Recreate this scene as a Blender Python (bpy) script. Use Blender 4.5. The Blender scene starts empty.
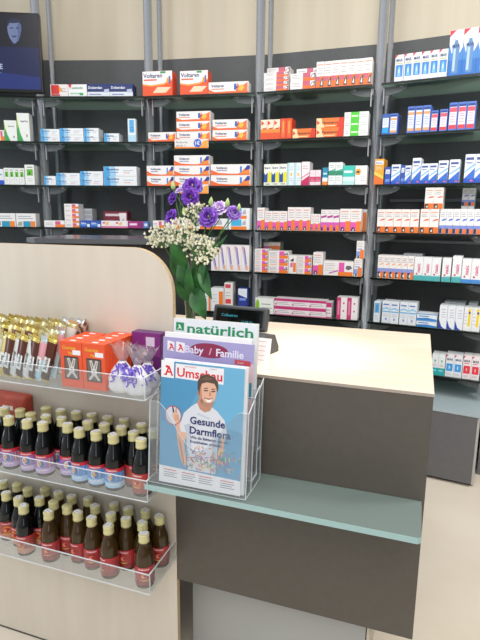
import bpy, bmesh, math, random
import numpy as np
from mathutils import Vector, Matrix
random.seed(7)
PI = math.pi
sc = bpy.context.scene
COL = sc.collection

# ------------------------------------------------------------------ camera (metres, z up, floor z=0)
FPX, CH = 515.0, 1.5
_y, _p, _r = math.radians(19), math.radians(11.3), math.radians(0.6)
F = np.array([-math.sin(_y)*math.cos(_p), math.cos(_y)*math.cos(_p), -math.sin(_p)])
R0 = np.array([math.cos(_y), math.sin(_y), 0.0])
U0 = np.cross(R0, F)
RT = R0*math.cos(_r) + U0*math.sin(_r)
UP = -R0*math.sin(_r) + U0*math.cos(_r)
CAM = np.array([0, 0, CH])
def ray(px, py): return F*FPX + RT*(px-240) - UP*(py-320)
def onz(px, py, z):
    d = ray(px, py); return CAM + d*((z-CH)/d[2])
def ony(px, py, y):
    d = ray(px, py); return CAM + d*(y/d[1])
cd = bpy.data.cameras.new('camera'); cam = bpy.data.objects.new('camera', cd); COL.objects.link(cam)
m = Matrix.Identity(4)
for i in range(3):
    m[i][0] = RT[i]; m[i][1] = UP[i]; m[i][2] = -F[i]; m[i][3] = CAM[i]
cam.matrix_world = m
cd.sensor_fit = 'VERTICAL'; cd.sensor_height = 36; cd.sensor_width = 27; cd.lens = FPX/640*36
cd.clip_start = 0.02
sc.camera = cam

# ------------------------------------------------------------------ materials
def lin(c):
    c = c/255.0
    return c/12.92 if c <= 0.04045 else ((c+0.055)/1.055)**2.4
def hexc(h):
    h = h.lstrip('#'); return tuple(lin(int(h[i:i+2], 16)) for i in (0, 2, 4)) + (1,)
MATS = {}
def new_mat(name):
    mt = bpy.data.materials.new(name); mt.use_nodes = True
    return mt, mt.node_tree.nodes, mt.node_tree.links, mt.node_tree.nodes['Principled BSDF']
def M(h, rough=0.45, metal=0.0, emit=0.0, trans=0.0):
    k = (h, rough, metal, emit, trans)
    if k in MATS: return MATS[k]
    mt, n, l, b = new_mat('col_%s_%d' % (h, len(MATS)))
    b.inputs['Base Color'].default_value = hexc(h)
    b.inputs['Roughness'].default_value = rough
    b.inputs['Metallic'].default_value = metal
    if trans: b.inputs['Transmission Weight'].default_value = trans
    if emit:
        b.inputs['Base Color'].default_value = (.004, .004, .005, 1)
        b.inputs['Emission Color'].default_value = hexc(h); b.inputs['Emission Strength'].default_value = emit
    MATS[k] = mt
    return mt
def noise_mat(name, c1, c2, scale=(1, 1, 1), nscale=5, detail=4, rough=0.4, lo=0.35, hi=0.65, coat=0.0):
    mt, n, l, b = new_mat(name)
    tc = n.new('ShaderNodeTexCoord'); mp = n.new('ShaderNodeMapping'); nz = n.new('ShaderNodeTexNoise'); cr = n.new('ShaderNodeValToRGB')
    mp.inputs['Scale'].default_value = scale
    nz.inputs['Scale'].default_value = nscale; nz.inputs['Detail'].default_value = detail
    cr.color_ramp.elements[0].position = lo; cr.color_ramp.elements[1].position = hi
    cr.color_ramp.elements[0].color = hexc(c1); cr.color_ramp.elements[1].color = hexc(c2)
    l.new(tc.outputs['Object'], mp.inputs['Vector']); l.new(mp.outputs[0], nz.inputs['Vector'])
    l.new(nz.outputs['Fac'], cr.inputs['Fac']); l.new(cr.outputs['Color'], b.inputs['Base Color'])
    b.inputs['Roughness'].default_value = rough
    b.inputs['Coat Weight'].default_value = coat
    return mt
def clear_mat(name, tint, rough=0.03, refl=1.0, body=0.0, bodycol='#ffffff', transl=False):
    """clear sheet: see-through with fresnel reflections and an optional thin milky body"""
    mt = bpy.data.materials.new(name); mt.use_nodes = True
    n, l = mt.node_tree.nodes, mt.node_tree.links
    n.clear()
    out = n.new('ShaderNodeOutputMaterial'); tr = n.new('ShaderNodeBsdfTransparent'); gl = n.new('ShaderNodeBsdfGlossy')
    fr = n.new('ShaderNodeLayerWeight'); fr.inputs['Blend'].default_value = 0.5
    pw = n.new('ShaderNodeMath'); pw.operation = 'POWER'; pw.inputs[1].default_value = 4.0; l.new(fr.outputs['Facing'], pw.inputs[0])
    mx = n.new('ShaderNodeMixShader'); mm = n.new('ShaderNodeMath'); mm.operation = 'MULTIPLY_ADD'; mm.inputs[1].default_value = refl*.45; mm.inputs[2].default_value = refl*.035
    tr.inputs['Color'].default_value = hexc(tint); gl.inputs['Roughness'].default_value = rough
    l.new(pw.outputs[0], mm.inputs[0]); l.new(mm.outputs[0], mx.inputs[0])
    if body:
        df = n.new('ShaderNodeBsdfTranslucent' if transl else 'ShaderNodeBsdfDiffuse'); df.inputs['Color'].default_value = hexc(bodycol)
        m2 = n.new('ShaderNodeMixShader'); m2.inputs[0].default_value = body
        l.new(tr.outputs[0], m2.inputs[1]); l.new(df.outputs[0], m2.inputs[2]); l.new(m2.outputs[0], mx.inputs[1])
    else:
        l.new(tr.outputs[0], mx.inputs[1])
    l.new(gl.outputs[0], mx.inputs[2]); l.new(mx.outputs[0], out.inputs[0])
    return mt
MAPLE = noise_mat('pale_maple_laminate', '#d2c8b9', '#d6cdbf', (7, 7, .9), 3.0, 5, 0.42)
MAPLE_EDGE = noise_mat('maple_edge_band', '#c4ac88', '#cdb694', (3, 3, 30), 3, 4, 0.5)
TOPLAM = noise_mat('maple_worktop', '#e3d0b8', '#e9d9c4', (1.2, 12, 8), 2.5, 5, 0.38)
WALLCREAM = noise_mat('cream_wall_panel', '#cec3ad', '#d2c8b3', (6, 6, .5), 2, 4, 0.5)
DARKLAM = noise_mat('dark_taupe_laminate', '#524d46', '#55504a', (1, 1, 1), 40, 2, 0.45)
BOARD = noise_mat('anthracite_board', '#545658', '#585a5c', (1, 1, 1), 30, 2, 0.55)
DRAWER = noise_mat('graphite_drawer', '#636265', '#666568', (1, 1, 1), 30, 2, 0.45)
STEEL = M('#cdd1d8', 0.2, 0.75)
SATIN = M('#9a9ca0', 0.4, 0.6)
FIN = clear_mat('smoked_bracket', '#9aa0a2', 0.2, 1.0, 0.5, '#8b9193')
ACR = clear_mat('clear_acrylic', '#fafcfd', 0.04, 1.1, 0.05, '#ffffff')
ACR_EDGE = clear_mat('acrylic_edge', '#e9f2f7', 0.1, 1.0, 0.72, '#f2f7fb')
CELLO = clear_mat('cellophane', '#f6f6f8', 0.12, 1.6, 0.10, '#ffffff')
VASEGL = clear_mat('vase_glass', '#d3e2cf', 0.03, 1.6, 0.06, '#dfe9d8')
SHELFGL = clear_mat('dark_glass_shelf', '#b9c8c0', 0.06, 1.6, 0.72, '#c2d4ca', True)
SHELFEDGE = M('#0c1413', 0.25)
LEDGE = clear_mat('satin_glass_ledge', '#a5b3af', 0.14, 1.6, 0.55, '#93a39e')
LEDGE_EDGE = M('#9dbcbb', 0.15)
CHROME = M('#c9ccd0', 0.18, 0.9)

# ------------------------------------------------------------------ mesh helpers
class MB:
    def __init__(s):
        s.bm = bmesh.new(); s.mats = []
    def mi(s, mt):
        if mt not in s.mats: s.mats.append(mt)
        return s.mats.index(mt)
    def box(s, x0, y0, z0, x1, y1, z1, mt, bevel=0.0, mtx=None, segs=1, topmat=None, frontmat=None):
        vs = [s.bm.verts.new(v) for v in ((x0,y0,z0),(x1,y0,z0),(x1,y1,z0),(x0,y1,z0),(x0,y0,z1),(x1,y0,z1),(x1,y1,z1),(x0,y1,z1))]
        fs = []
        k = s.mi(mt)
        for q, mm in (((3,2,1,0), None), ((4,5,6,7), topmat), ((0,1,5,4), frontmat), ((1,2,6,5), None), ((2,3,7,6), None), ((3,0,4,7), None)):
            f = s.bm.faces.new([vs[i] for i in q]); f.material_index = s.mi(mm) if mm else k; fs.append(f)
        if bevel > 0:
            es = list({e for f in fs for e in f.edges})
            r = bmesh.ops.bevel(s.bm, geom=es, offset=bevel, segments=segs, affect='EDGES', profile=0.5)
            vs = list({v for f in r['faces'] for v in f.verts} | {v for v in vs if v.is_valid})
        if mtx is not None: bmesh.ops.transform(s.bm, matrix=mtx, verts=[v for v in vs if v.is_valid])
        return vs
    def poly(s, pts, mt, smooth=False):
        f = s.bm.faces.new([s.bm.verts.new(p) for p in pts]); f.material_index = s.mi(mt); f.smooth = smooth
        return f
    def prism(s, pts, axis, a, b, mt, sidemat=None):
        """pts 2D outline extruded along an axis from a to b"""
        def P3(p, t):
            return {'x': (t, p[0], p[1]), 'y': (p[0], t, p[1]), 'z': (p[0], p[1], t)}[axis]
        A = [s.bm.verts.new(P3(p, a)) for p in pts]; B = [s.bm.verts.new(P3(p, b)) for p in pts]
        k = s.mi(mt); ks = s.mi(sidemat) if sidemat else k
        f = s.bm.faces.new(A); f.material_index = k
        f = s.bm.faces.new(B[::-1]); f.material_index = k
        n = len(pts)
        for i in range(n):
            f = s.bm.faces.new((A[i], B[i], B[(i+1) % n], A[(i+1) % n])); f.material_index = ks
        return A+B
    def lathe(s, prof, mt, seg=24, c=(0,0,0), a0=0, a1=2*PI, smooth=True, mats=None):
        full = abs(a1-a0-2*PI) < 1e-6
        n = seg if full else seg+1
        rings = []
        for r, z in prof:
            rings.append([s.bm.verts.new((c[0]+max(r, 1e-5)*math.cos(a0+(a1-a0)*i/seg), c[1]+max(r, 1e-5)*math.sin(a0+(a1-a0)*i/seg), c[2]+z)) for i in range(n)])
        for j in range(len(prof)-1):
            k = s.mi(mats[j] if mats else mt)
            for i in range(seg):
                i2 = (i+1) % n
                f = s.bm.faces.new((rings[j][i], rings[j][i2], rings[j+1][i2], rings[j+1][i])); f.material_index = k; f.smooth = smooth
        return rings
    def tube(s, pts, r, mt, seg=8, r2=None, cap=True):
        pts = [Vector(p) for p in pts]; rings = []
        up = Vector((0, 0, 1)); n = len(pts)
        for i, p in enumerate(pts):
            d = (pts[min(i+1, n-1)]-pts[max(i-1, 0)]).normalized()
            a = d.cross(up)
            if a.length < 1e-3: a = d.cross(Vector((1, 0, 0)))
            a.normalize(); b = d.cross(a).normalized()
            rr = r if r2 is None else r+(r2-r)*i/(n-1)
            rings.append([s.bm.verts.new(p+a*rr*math.cos(2*PI*k/seg)+b*rr*math.sin(2*PI*k/seg)) for k in range(seg)])
        k = s.mi(mt)
        for j in range(n-1):
            for i in range(seg):
                f = s.bm.faces.new((rings[j][i], rings[j][(i+1) % seg], rings[j+1][(i+1) % seg], rings[j+1][i])); f.material_index = k; f.smooth = True
        if cap:
            for rg in (rings[0], rings[-1]):
                f = s.bm.faces.new(rg); f.material_index = k
    def text(s, body, x, z, h, mt, y=0.0, maxw=None, bold=False, align='l', warp=None, shear=0, fitw=None):
        """lettering on the plane y, baseline at (x, z), cap height h"""
        me = text_mesh(body, bold)
        vs = [v.co for v in me.vertices]
        if not vs: return
        w = max(v.x for v in vs)-min(v.x for v in vs); x0 = min(v.x for v in vs)
        sx = sz = h/0.7
        if maxw and w*sx > maxw: sx = maxw/w
        if fitw: sx = fitw/w
        off = {'l': 0, 'c': -w*sx/2, 'r': -w*sx}[align]
        k = s.mi(mt); nv = []
        for v in vs:
            X = x+off+(v.x-x0)*sx+v.y*sz*shear; Z = z+v.y*sz
            nv.append(s.bm.verts.new(warp(X, Z) if warp else (X, y, Z)))
        for p in me.polygons:
            try:
                f = s.bm.faces.new([nv[i] for i in p.vertices]); f.material_index = k
            except ValueError: pass
    def mesh(s, name, recalc=False):
        if recalc: bmesh.ops.recalc_face_normals(s.bm, faces=s.bm.faces)
        me = bpy.data.meshes.new(name); s.bm.to_mesh(me); s.bm.free()
        for mt in s.mats: me.materials.append(mt)
        return me
    def obj(s, name, parent=None, recalc=False):
        return link(name, s.mesh(name, recalc), parent)
def link(name, me, parent=None):
    o = bpy.data.objects.new(name, me); COL.objects.link(o); o.parent = parent
    return o
_txt = {}
def text_mesh(body, bold):
    k = (body, bold)
    if k not in _txt:
        cu = bpy.data.curves.new('t', 'FONT'); cu.body = body; cu.resolution_u = 2
        if bold: cu.offset = 0.022
        o = bpy.data.objects.new('t', cu); COL.objects.link(o)
        dg = bpy.context.evaluated_depsgraph_get(); dg.update()
        me = bpy.data.meshes.new_from_object(o.evaluated_get(dg))
        bpy.data.objects.remove(o); bpy.data.curves.remove(cu)
        _txt[k] = me
    return _txt[k]
def tag(o, label, cat, group=None, kind=None):
    n = len(label.split())
    if n < 4 or n > 16: print('LABEL LENGTH', n, label)
    o['label'] = label; o['category'] = cat
    if group: o['group'] = group
    if kind: o['kind'] = kind
    return o
def struct(o): o['kind'] = 'structure'; return o
def empty(name, loc=(0,0,0), rz=0):
    o = bpy.data.objects.new(name, None); COL.objects.link(o); o.location = loc; o.rotation_euler = (0, 0, rz); o.empty_display_size = .05
    return o
ORD = ['', 'first', 'second', 'third', 'fourth', 'fifth', 'sixth', 'seventh', 'eighth', 'ninth', 'tenth', 'eleventh', 'twelfth', 'thirteenth', 'fourteenth']
NUM = ['', 'one', 'two', 'three', 'four', 'five', 'six', 'seven', 'eight', 'nine', 'ten']

# ------------------------------------------------------------------ the curved shelf wall: five bays of equal width
W = 0.75
tilt = {0: -5, 1: 3, 2: 11, 3: 19, 4: 27}
def camg(r, d): return np.array([r*math.cos(_y)-d*math.sin(_y), r*math.sin(_y)+d*math.cos(_y)])
def dr(b): t = math.radians(tilt[b]); return np.array([math.cos(t), -math.sin(t)])
PP = {4: np.array([.2486*4.4*W, 4.4*W])}
for b in (3, 2, 1, 0): PP[b] = PP[b+1]-W*dr(b)
PP[5] = PP[4]+W*dr(4)
BAY = {}
for b in range(5):
    o_ = camg(*PP[b]); e_ = camg(*PP[b+1]); u_ = (e_-o_)/W
    BAY[b] = (o_, u_, np.array([-u_[1], u_[0]]), math.atan2(u_[1], u_[0]))
def hit(b, px, py, v):
    o, u, n, a = BAY[b]; d = ray(px, py); k = (o @ n+v)/(d[:2] @ n); p = CAM+d*k
    return float((p[:2]-o) @ u), float(p[2])
def loc(b, u_, v, z):
    o, u, n, a = BAY[b]; q = o+u*u_+n*v; return Vector((q[0], q[1], z))
ROWZ = [2.270, 1.985, 1.701, 1.418, 1.140, 0.860, 0.570]
ROWN = ['top shelf', 'second shelf', 'third shelf', 'fourth shelf', 'fifth shelf', 'sixth shelf', 'lowest shelf']
BAYN = ['bay below screen', 'bay right of screen', 'bay behind flowers', 'bay above counter', 'rightmost bay']
WALLV = 0.30

# wall boards per bay
for b in range(5):
    o, u, n, a = BAY[b]
    nm = ['far_left', 'left', 'back', 'middle', 'right'][b]
    x0 = -.02; x1 = W+.02
    if b == 0: x0 = -1.2
    if b == 4: x1 = W+1.3
    mb = MB()
    mb.box(x0, 0, 0, x1, .03, 2.60, BOARD)
    w_ = mb.obj('wall_'+nm); w_.location = loc(b, 0, WALLV, 0); w_.rotation_euler[2] = a; struct(w_)
    mb = MB(); mb.box(x0, .002, 2.60, x1, .03, 3.6, WALLCREAM)
    w_ = mb.obj('wall_upper_'+nm); w_.location = loc(b, 0, WALLV, 0); w_.rotation_euler[2] = a; struct(w_)

# poles
def pole(b, u, v, r, label, grp, z1=3.55):
    mb = MB(); mb.lathe([(r*1.5, 0), (r*1.5, .012), (r, .014), (r, z1), (0, z1)], STEEL, 20)
    o = mb.obj('steel_post' if r > .02 else 'slim_steel_post'); o.location = loc(b, u, v, 0)
    tag(o, label, 'post', grp)
pw = ['steel post at the right edge of the wall screen', 'steel post between screen-side bay and bay behind flowers',
      'steel post just right of the flowers, between two bays', 'steel post left of the rightmost shelf bay']
for i in range(1, 5):
    pole(i, 0, 0, .0285, pw[i-1], 'front steel posts of the shelving')
pr = ['thin rear steel post standing behind the post beside the screen', 'thin rear steel post above the flowers, behind its thicker post',
      'thin rear steel post behind the thick post right of flowers', 'thin rear steel post behind the post left of rightmost bay']
for i in range(1, 5):
    pole(i, 0, .23, .017, pr[i-1], 'rear steel posts of the shelving')

# glass shelves with brackets
def shelf(b, row):
    z = ROWZ[row]
    a0 = {0: .0, 1: .009, 2: .010, 3: .014, 4: .034}[b]; a1 = {0: .009, 1: .010, 2: .014, 3: .034, 4: .0}[b]
    fv, bv, nt = -.10, .285, .036
    x0 = a0 if b else -.3; x1 = W-a1
    pts = [(x0, fv), (x1, fv), (x1, -nt), (W-nt, -nt), (W-nt, nt), (x1, nt), (x1, .205), (W-.024, .205), (W-.024, .255), (x1, .255), (x1, bv)]
    if b: pts += [(x0, bv), (x0, .255), (.024, .255), (.024, .205), (x0, .205), (x0, nt), (nt, nt), (nt, -nt), (x0, -nt)]
    else: pts += [(x0, bv)]
    # concave outline: keep clean by removing duplicates
    out = []
    for p in pts:
        if not out or (abs(out[-1][0]-p[0]) > 1e-4 or abs(out[-1][1]-p[1]) > 1e-4): out.append(p)
    mb = MB(); mb.prism(out, 'z', -.012, -.0005, SHELFGL, SHELFEDGE)
    s = mb.obj('glass_shelf', recalc=True); s.location = loc(b, 0, 0, z); s.rotation_euler[2] = BAY[b][3]
    tag(s, 'dark glass %s, %s' % (ROWN[row].replace('shelf', 'shelf board'), 'in the '+BAYN[b]), 'shelf', 'dark glass shelves')
    for side in ((1,) if b == 0 else (0, 1)):
        sg = 1 if side == 0 else -1; e = 0 if side == 0 else W
        mb = MB()
        # hanging tab, clamp and curved fin
        mb.box(e+sg*.040-.004, -.052, -.115, e+sg*.040+.004, -.030, -.013, SATIN, .001)
        mb.box(e+min(sg*.030, sg*.044) if sg > 0 else e-.044, -.034, -.05, e+.044 if sg > 0 else e-.030, .0, -.014, SATIN, .001)
        fp = [(e+sg*.046, -.0135), (e+sg*.17, -.0135)]
        for k in range(1, 9):
            t = k/8*PI/2; fp.append((e+sg*(.046+.124*math.cos(t)), -.0135-.046*math.sin(t)))
        if sg < 0: fp = fp[::-1]
        mb.prism(fp, 'y', -.046, -.040, FIN)
        mb.box(e+min(sg*.13, sg*.15), -.05, -.022, e+max(sg*.13, sg*.15), -.032, -.0128, SATIN, .001)
        mb.obj('bracket', s, recalc=True)
for b in range(5):
    for row in range(7):
        if b == 0 and row > 4: continue
        if b < 2 and row > 4: continue
        shelf(b, row)

# ------------------------------------------------------------------ carton designs  (x,y in 0..1 of the front face)
def lines(x0, x1, ys, c='#8a8f9c', h=.018):
    return [('r', x0, y, x1-(.12*(i % 2))*(x1-x0), y+h, c) for i, y in enumerate(ys)]
DESIGN = {
 'spray_blue': ('#dfe4ec', [('r', .12, .18, .9, .62, '#3a82cc'), ('p', [(.3, .2), (.7, .2), (.62, .5), (.5, .58), (.38, .5)], '#7fc0ee'), ('p', [(0, 1), (.34, 1), (0, .88)], '#d8263a'), ('t', 'MAR', .14, .74, .11, '#1c2c6a', .72), ('r', .14, .66, .86, .69, '#c4b24a'), ('r', .45, .32, .55, .46, '#e9f4fb')]),
 'blister': ('#dde4ee', [('r', 0, 0, 1, .34, '#1a6cc0'), ('p', [(0, .34), (1, .34), (1, .62), (.8, .5), (.2, .5), (0, .7)], '#3a82cc'), ('p', [(0, .86), (0, 1), (.45, 1)], '#d8263a'), ('p', [(.28, .05), (.72, .05), (.76, .62), (.62, .74), (.58, .9), (.42, .9), (.38, .74), (.24, .62)], '#5b86b8'), ('p', [(.32, .1), (.5, .1), (.5, .6), (.32, .6)], '#a9c6e4'), ('r', .42, .78, .58, .94, '#e2e6ee'), ('t', 'MAR', .22, .62, .07, '#1c2c6a', .56)]),
 'blue_cyan': ('#3c5fae', [('r', .08, .08, .92, .32, '#2aa3e0'), ('r', .1, .34, .9, .8, '#dfe9f4')] + lines(.2, .8, (.5, .6, .7), '#4466aa')),
 'blue_orange': ('#5577c8', [('r', .1, .08, .9, .84, '#dfe3ee'), ('r', .1, .08, .9, .18, '#f0a868'), ('r', .1, .68, .9, .78, '#f0a060')] + lines(.22, .78, (.3, .4, .5, .58), '#6a86c8') + [('r', .1, .86, .9, .93, '#22408f')]),
 'blue_red': ('#5577c8', [('r', .1, .06, .9, .84, '#f0dfe6'), ('r', .1, .06, .9, .2, '#e0404f'), ('r', .1, .66, .9, .82, '#e85868')] + lines(.22, .78, (.3, .4, .5, .58), '#b06a86') + [('r', .1, .86, .9, .93, '#22408f')]),
 'orange_box': ('#f2a63a', [('p', [(0, 0), (1, 0), (1, .2), (0, .4)], '#e8742a'), ('r', .08, .78, .92, .93, '#eef2f6'), ('t', 'Novo', .14, .81, .08, '#274a9a', .7), ('p', [(0, .4), (1, .2), (1, .32), (0, .52)], '#f7d35c')] + lines(.15, .8, (.6, .67), '#fff3d8')),
 'blue_box': ('#2f56b4', [('r', .12, .6, .88, .85, '#dbe4f4'), ('r', .12, .14, .88, .3, '#6f93d8')] + lines(.2, .8, (.66, .74), '#2f56b4')),
 'swoosh': ('#e6ecf4', [('r', 0, 0, 1, .14, '#2757c0'), ('p', [(0, .14), (1, .14), (1, .52)], '#3a6fd0'), ('p', [(0, .34), (1, .6), (1, .7), (0, .4)], '#8ec2ee'), ('r', .6, .05, .88, .1, '#e86a8a'), ('r', .1, .8, .85, .89, '#4a5c9c'), ('t', 'Nasen', .12, .68, .06, '#3b4f96', .7)]),
 'ratio_orange': ('#f0ebe8', [('r', 0, 0, 1, .26, '#ee7a30'), ('p', [(.05, .02), (.5, .02), (.42, .25), (.05, .22)], '#3a2f34'), ('p', [(.14, .08), (.4, .05), (.34, .18)], '#e9dfdc'), ('p', [(.3, .5), (.95, .54), (.95, .6), (.55, .58)], '#ec6a4a'), ('r', .1, .84, .85, .88, '#e59a80')] + lines(.12, .8, (.68, .75), '#9aa0ac')),
 'ratio_blue': ('#efeef0', [('r', 0, 0, 1, .34, '#8093d8'), ('r', .5, 0, 1, .2, '#ee7a30'), ('p', [(.05, .02), (.42, .02), (.38, .22), (.05, .2)], '#3a2f34'), ('p', [(.3, .5), (.95, .56), (.95, .62), (.5, .6)], '#5a78d0')] + lines(.12, .8, (.7, .77, .84), '#9aa0ac')),
 'ratio_lower': ('#f0ecea', [('r', 0, .2, 1, .44, '#8f9ad8'), ('r', .55, 0, 1, .3, '#ee7a30'), ('p', [(.06, .02), (.5, .02), (.42, .3), (.06, .26)], '#2e2a30'), ('r', .3, .08, .46, .2, '#f2f2f2'), ('p', [(.4, .56), (.9, .62), (.9, .68), (.4, .6)], '#f0a050')] + lines(.12, .85, (.72, .8, .87), '#a8929a')),
 'teal_pink': ('#eef0f2', [('r', 0, 0, 1, .2, '#4fb3b6'), ('p', [(0, .2), (1, .2), (1, .26)], '#9ed6d6'), ('tv', 'nasic', .72, .34, .40, '#d8407e', .56), ('r', .24, .24, .44, .31, '#c83a78')]),
 'blue_bottom_pink': ('#eef0f2', [('r', 0, 0, 1, .16, '#4a8fd8'), ('tv', 'nasic', .72, .34, .40, '#d8407e', .56), ('r', .24, .22, .44, .3, '#c83a78')]),
 'pale_tall': ('#dfe9f2', [('r', .1, .45, .9, .93, '#79b4dd'), ('r', .3, .5, .7, .85, '#4f93c8')] + lines(.2, .8, (.15, .25, .33), '#9fb2c0')),
 'steri_blue': ('#e3e9f0', [('r', .04, .5, .96, .56, '#6bb2e2'), ('p', [(.04, .6), (.5, .66), (.96, .6), (.96, .66), (.5, .74), (.04, .66)], '#8ac4ea'), ('r', .12, .82, .8, .88, '#6a7cc0'), ('r', .4, .14, .62, .24, '#8898d8')] + lines(.15, .85, (.32, .4), '#b0bccb')),
 'flat_blue': ('#e4ecf4', [('p', [(0, 0), (1, 0), (1, .25), (.5, .42), (0, .3)], '#3a86cc'), ('r', 0, .88, 1, 1, '#4a90d0'), ('r', .1, .55, .6, .7, '#6688bb')]),
 'swoosh_dark': ('#eaeef4', [('p', [(0, 0), (.75, 0), (.35, .1), (.05, .36), (0, .4)], '#2748b0')] + lines(.28, .85, (.5, .6, .7, .82), '#8c96b8')),
 'yellow_box': ('#eceef2', [('r', .5, .2, .82, .96, '#f0d53a'), ('r', .55, .74, .78, .84, '#3a4a9a')] + lines(.08, .42, (.3, .45, .6, .75), '#a8aebc')),
 'teal_base': ('#e8edef', [('r', 0, 0, 1, .36, '#28a8ac'), ('r', .1, .2, .75, .26, '#8fe0e0'), ('p', [(.35, .74), (.65, .74), (.5, .6)], '#3a9a7a')] + lines(.2, .8, (.44, .51), '#b07a8a')),
 'spray_blue2': ('#e8ebf0', [('r', .1, .26, .88, .6, '#3a9be0'), ('p', [(0, 1), (.3, 1), (0, .88)], '#d8263a'), ('t', 'MAR', .14, .74, .1, '#26306a', .72), ('r', .4, .36, .55, .5, '#c8e6f8')] + lines(.1, .8, (.1, .16), '#b0b8c6')),
 'spray_red': ('#efe8ea', [('r', .1, .24, .88, .58, '#e2364a'), ('p', [(0, 1), (.3, 1), (0, .88)], '#d8263a'), ('t', 'MAR', .14, .74, .1, '#2a2446', .72), ('r', .4, .34, .55, .48, '#f5b8a8'), ('r', .15, .66, .7, .7, '#dd8090')] + lines(.1, .8, (.1, .16), '#c6b0b8')),
 # bay above counter
 'ibu_wide': ('#efeceb', [('r', .5, 0, 1, .45, '#ee7434'), ('r', .5, .45, .8, 1, '#c8607a'), ('p', [(.8, .34), (1, .34), (1, .95), (.86, .8)], '#7a6f78'), ('p', [(.82, .3), (.97, .5), (.9, .8)], '#eeeeee')] + lines(.06, .42, (.35, .55, .75), '#8d8f9a', .04)),
 'ibu_tall': ('#efeae8', [('r', 0, 0, 1, .44, '#ee7434'), ('r', 0, .26, .55, .44, '#c9607a'), ('p', [(.5, .05), (.95, .05), (.95, .42), (.62, .3)], '#4e4648'), ('p', [(.62, .12), (.85, .1), (.8, .32)], '#f1f1f1'), ('r', .1, .86, .9, .9, '#e0a090')] + lines(.15, .85, (.55, .64, .74), '#9a9aa6')),
 'flame': ('#f2e2cc', [('r', 0, 0, 1, .34, '#e8552c'), ('p', [(0, .34), (1, .34), (1, .62), (0, .5)], '#f2903c'), ('p', [(.1, .7), (.1, .95), (.6, .82)], '#e84a2c'), ('r', .3, .52, .85, .57, '#b0402c')]),
 'flame_side': ('#e8502c', [('r', .2, .1, .8, .9, '#ee6a34'), ('r', .42, .3, .58, .85, '#f6b45a')]),
 'flame_flat': ('#ef7a34', [('p', [(0, 0), (.3, 0), (.18, 1), (0, 1)], '#f6d7a8'), ('p', [(.02, .3), (.14, .5), (.02, .8)], '#e03c28'), ('p', [(.75, 0), (1, 0), (1, 1), (.85, 1)], '#dc3a28'), ('t', 'Perenterol', .22, .38, .28, '#5a2a1c', .56), ('r', .3, .14, .7, .22, '#f8e2b8')]),
 'green_flat': ('#eef1ee', [('r', .27, 0, .62, 1, '#4ec838'), ('r', .3, .4, .58, .6, '#d8f3cf')] + lines(.05, .22, (.35, .6), '#8a8f9c', .05) + lines(.68, .95, (.35, .6), '#9fb0a0', .05)),
 'yellow_blue': ('#eef0e6', [('p', [(.0, .15), (.5, .15), (.5, .62), (.2, .5), (.0, .62)], '#23509e'), ('p', [(.5, .15), (1, .15), (1, .6), (.7, .66), (.5, .5)], '#e6e23c'), ('r', .2, .05, .8, .09, '#7a8a3c'), ('t', 'Ibero', .12, .78, .1, '#26408a', .74)]),
 'pale_cyan': ('#e6eef0', [('r', .0, .0, .3, 1, '#b4dcea'), ('r', .45, .42, .72, .55, '#f0c05c')] + lines(.4, .9, (.2, .3, .7, .8), '#a4b6c0')),
 'pink_box': ('#f2e9ec', [('p', [(0, 0), (1, 0), (1, .42), (0, .18)], '#c82a62'), ('p', [(0, .28), (1, .5), (1, .56), (0, .34)], '#e48aa8')] + lines(.1, .8, (.7, .8), '#b07a90')),
 'pink_small': ('#f0dfe4', [('r', 0, .22, 1, .56, '#d0406e')] + lines(.15, .85, (.3, .4, .7, .8), '#f2cfdb')),
 'teal_orange': ('#2a8ab0', [('r', 0, 0, 1, .2, '#f08a3a'), ('r', 0, .2, 1, .42, '#eef0f0'), ('r', .15, .6, .85, .7, '#bfe6f0')]),
 'green_white': ('#e9eff0', [('r', 0, .42, 1, .62, '#2f8f72'), ('p', [(0, .62), (1, .62), (1, .72)], '#62b89c')] + lines(.15, .8, (.2, .3, .78, .86), '#8aa09c')),
 'teal_wide': ('#d9efee', [('r', 0, .42, 1, 1, '#3cc4b4'), ('r', .1, .62, .8, .74, '#dff7f2'), ('r', 0, .0, 1, .2, '#bde4e4')]),
 'white_orange_blob': ('#eceef0', [('p', [(0, .62), (.12, .5), (.38, .52), (.5, .68), (.4, .84), (.12, .84)], '#f2a83c'), ('r', .1, .62, .36, .72, '#3a3a3a')] + lines(.45, .9, (.2, .3, .4), '#9fb4b8')),
 'magenta': ('#f0ebea', [('r', 0, .02, .6, .42, '#e45ab0'), ('r', .55, .0, 1, .46, '#f08030'), ('p', [(.08, .02), (.5, .02), (.36, .2), (.16, .18)], '#2c2026'), ('p', [(.2, .05), (.38, .05), (.3, .15)], '#eeeeee'), ('r', .12, .86, .8, .9, '#e49a8a')] + lines(.12, .85, (.56, .66, .76), '#a49aa2')),
 'magenta2': ('#f0ebea', [('r', 0, .02, .5, .42, '#d85abc'), ('r', .5, .0, 1, .3, '#f08030'), ('r', .5, .3, 1, .42, '#d85abc'), ('p', [(.08, .02), (.4, .02), (.3, .2), (.12, .18)], '#2c2026'), ('p', [(.05, .6), (.95, .66), (.95, .76), (.05, .7)], '#b04a9a')] + lines(.12, .85, (.82, .9), '#a49aa2')),
 'magenta_flat': ('#efebea', [('r', .54, 0, .98, .42, '#f08030'), ('r', .54, .42, .8, .96, '#e45ab0'), ('p', [(.78, .45), (.98, .5), (.94, .9), (.84, .7)], '#2c2026'), ('p', [(.84, .55), (.93, .6), (.9, .78)], '#f0f0f0'), ('r', .08, .1, .42, .2, '#eaa284')] + lines(.06, .44, (.4, .58, .76), '#9a98a4', .05)),
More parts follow.
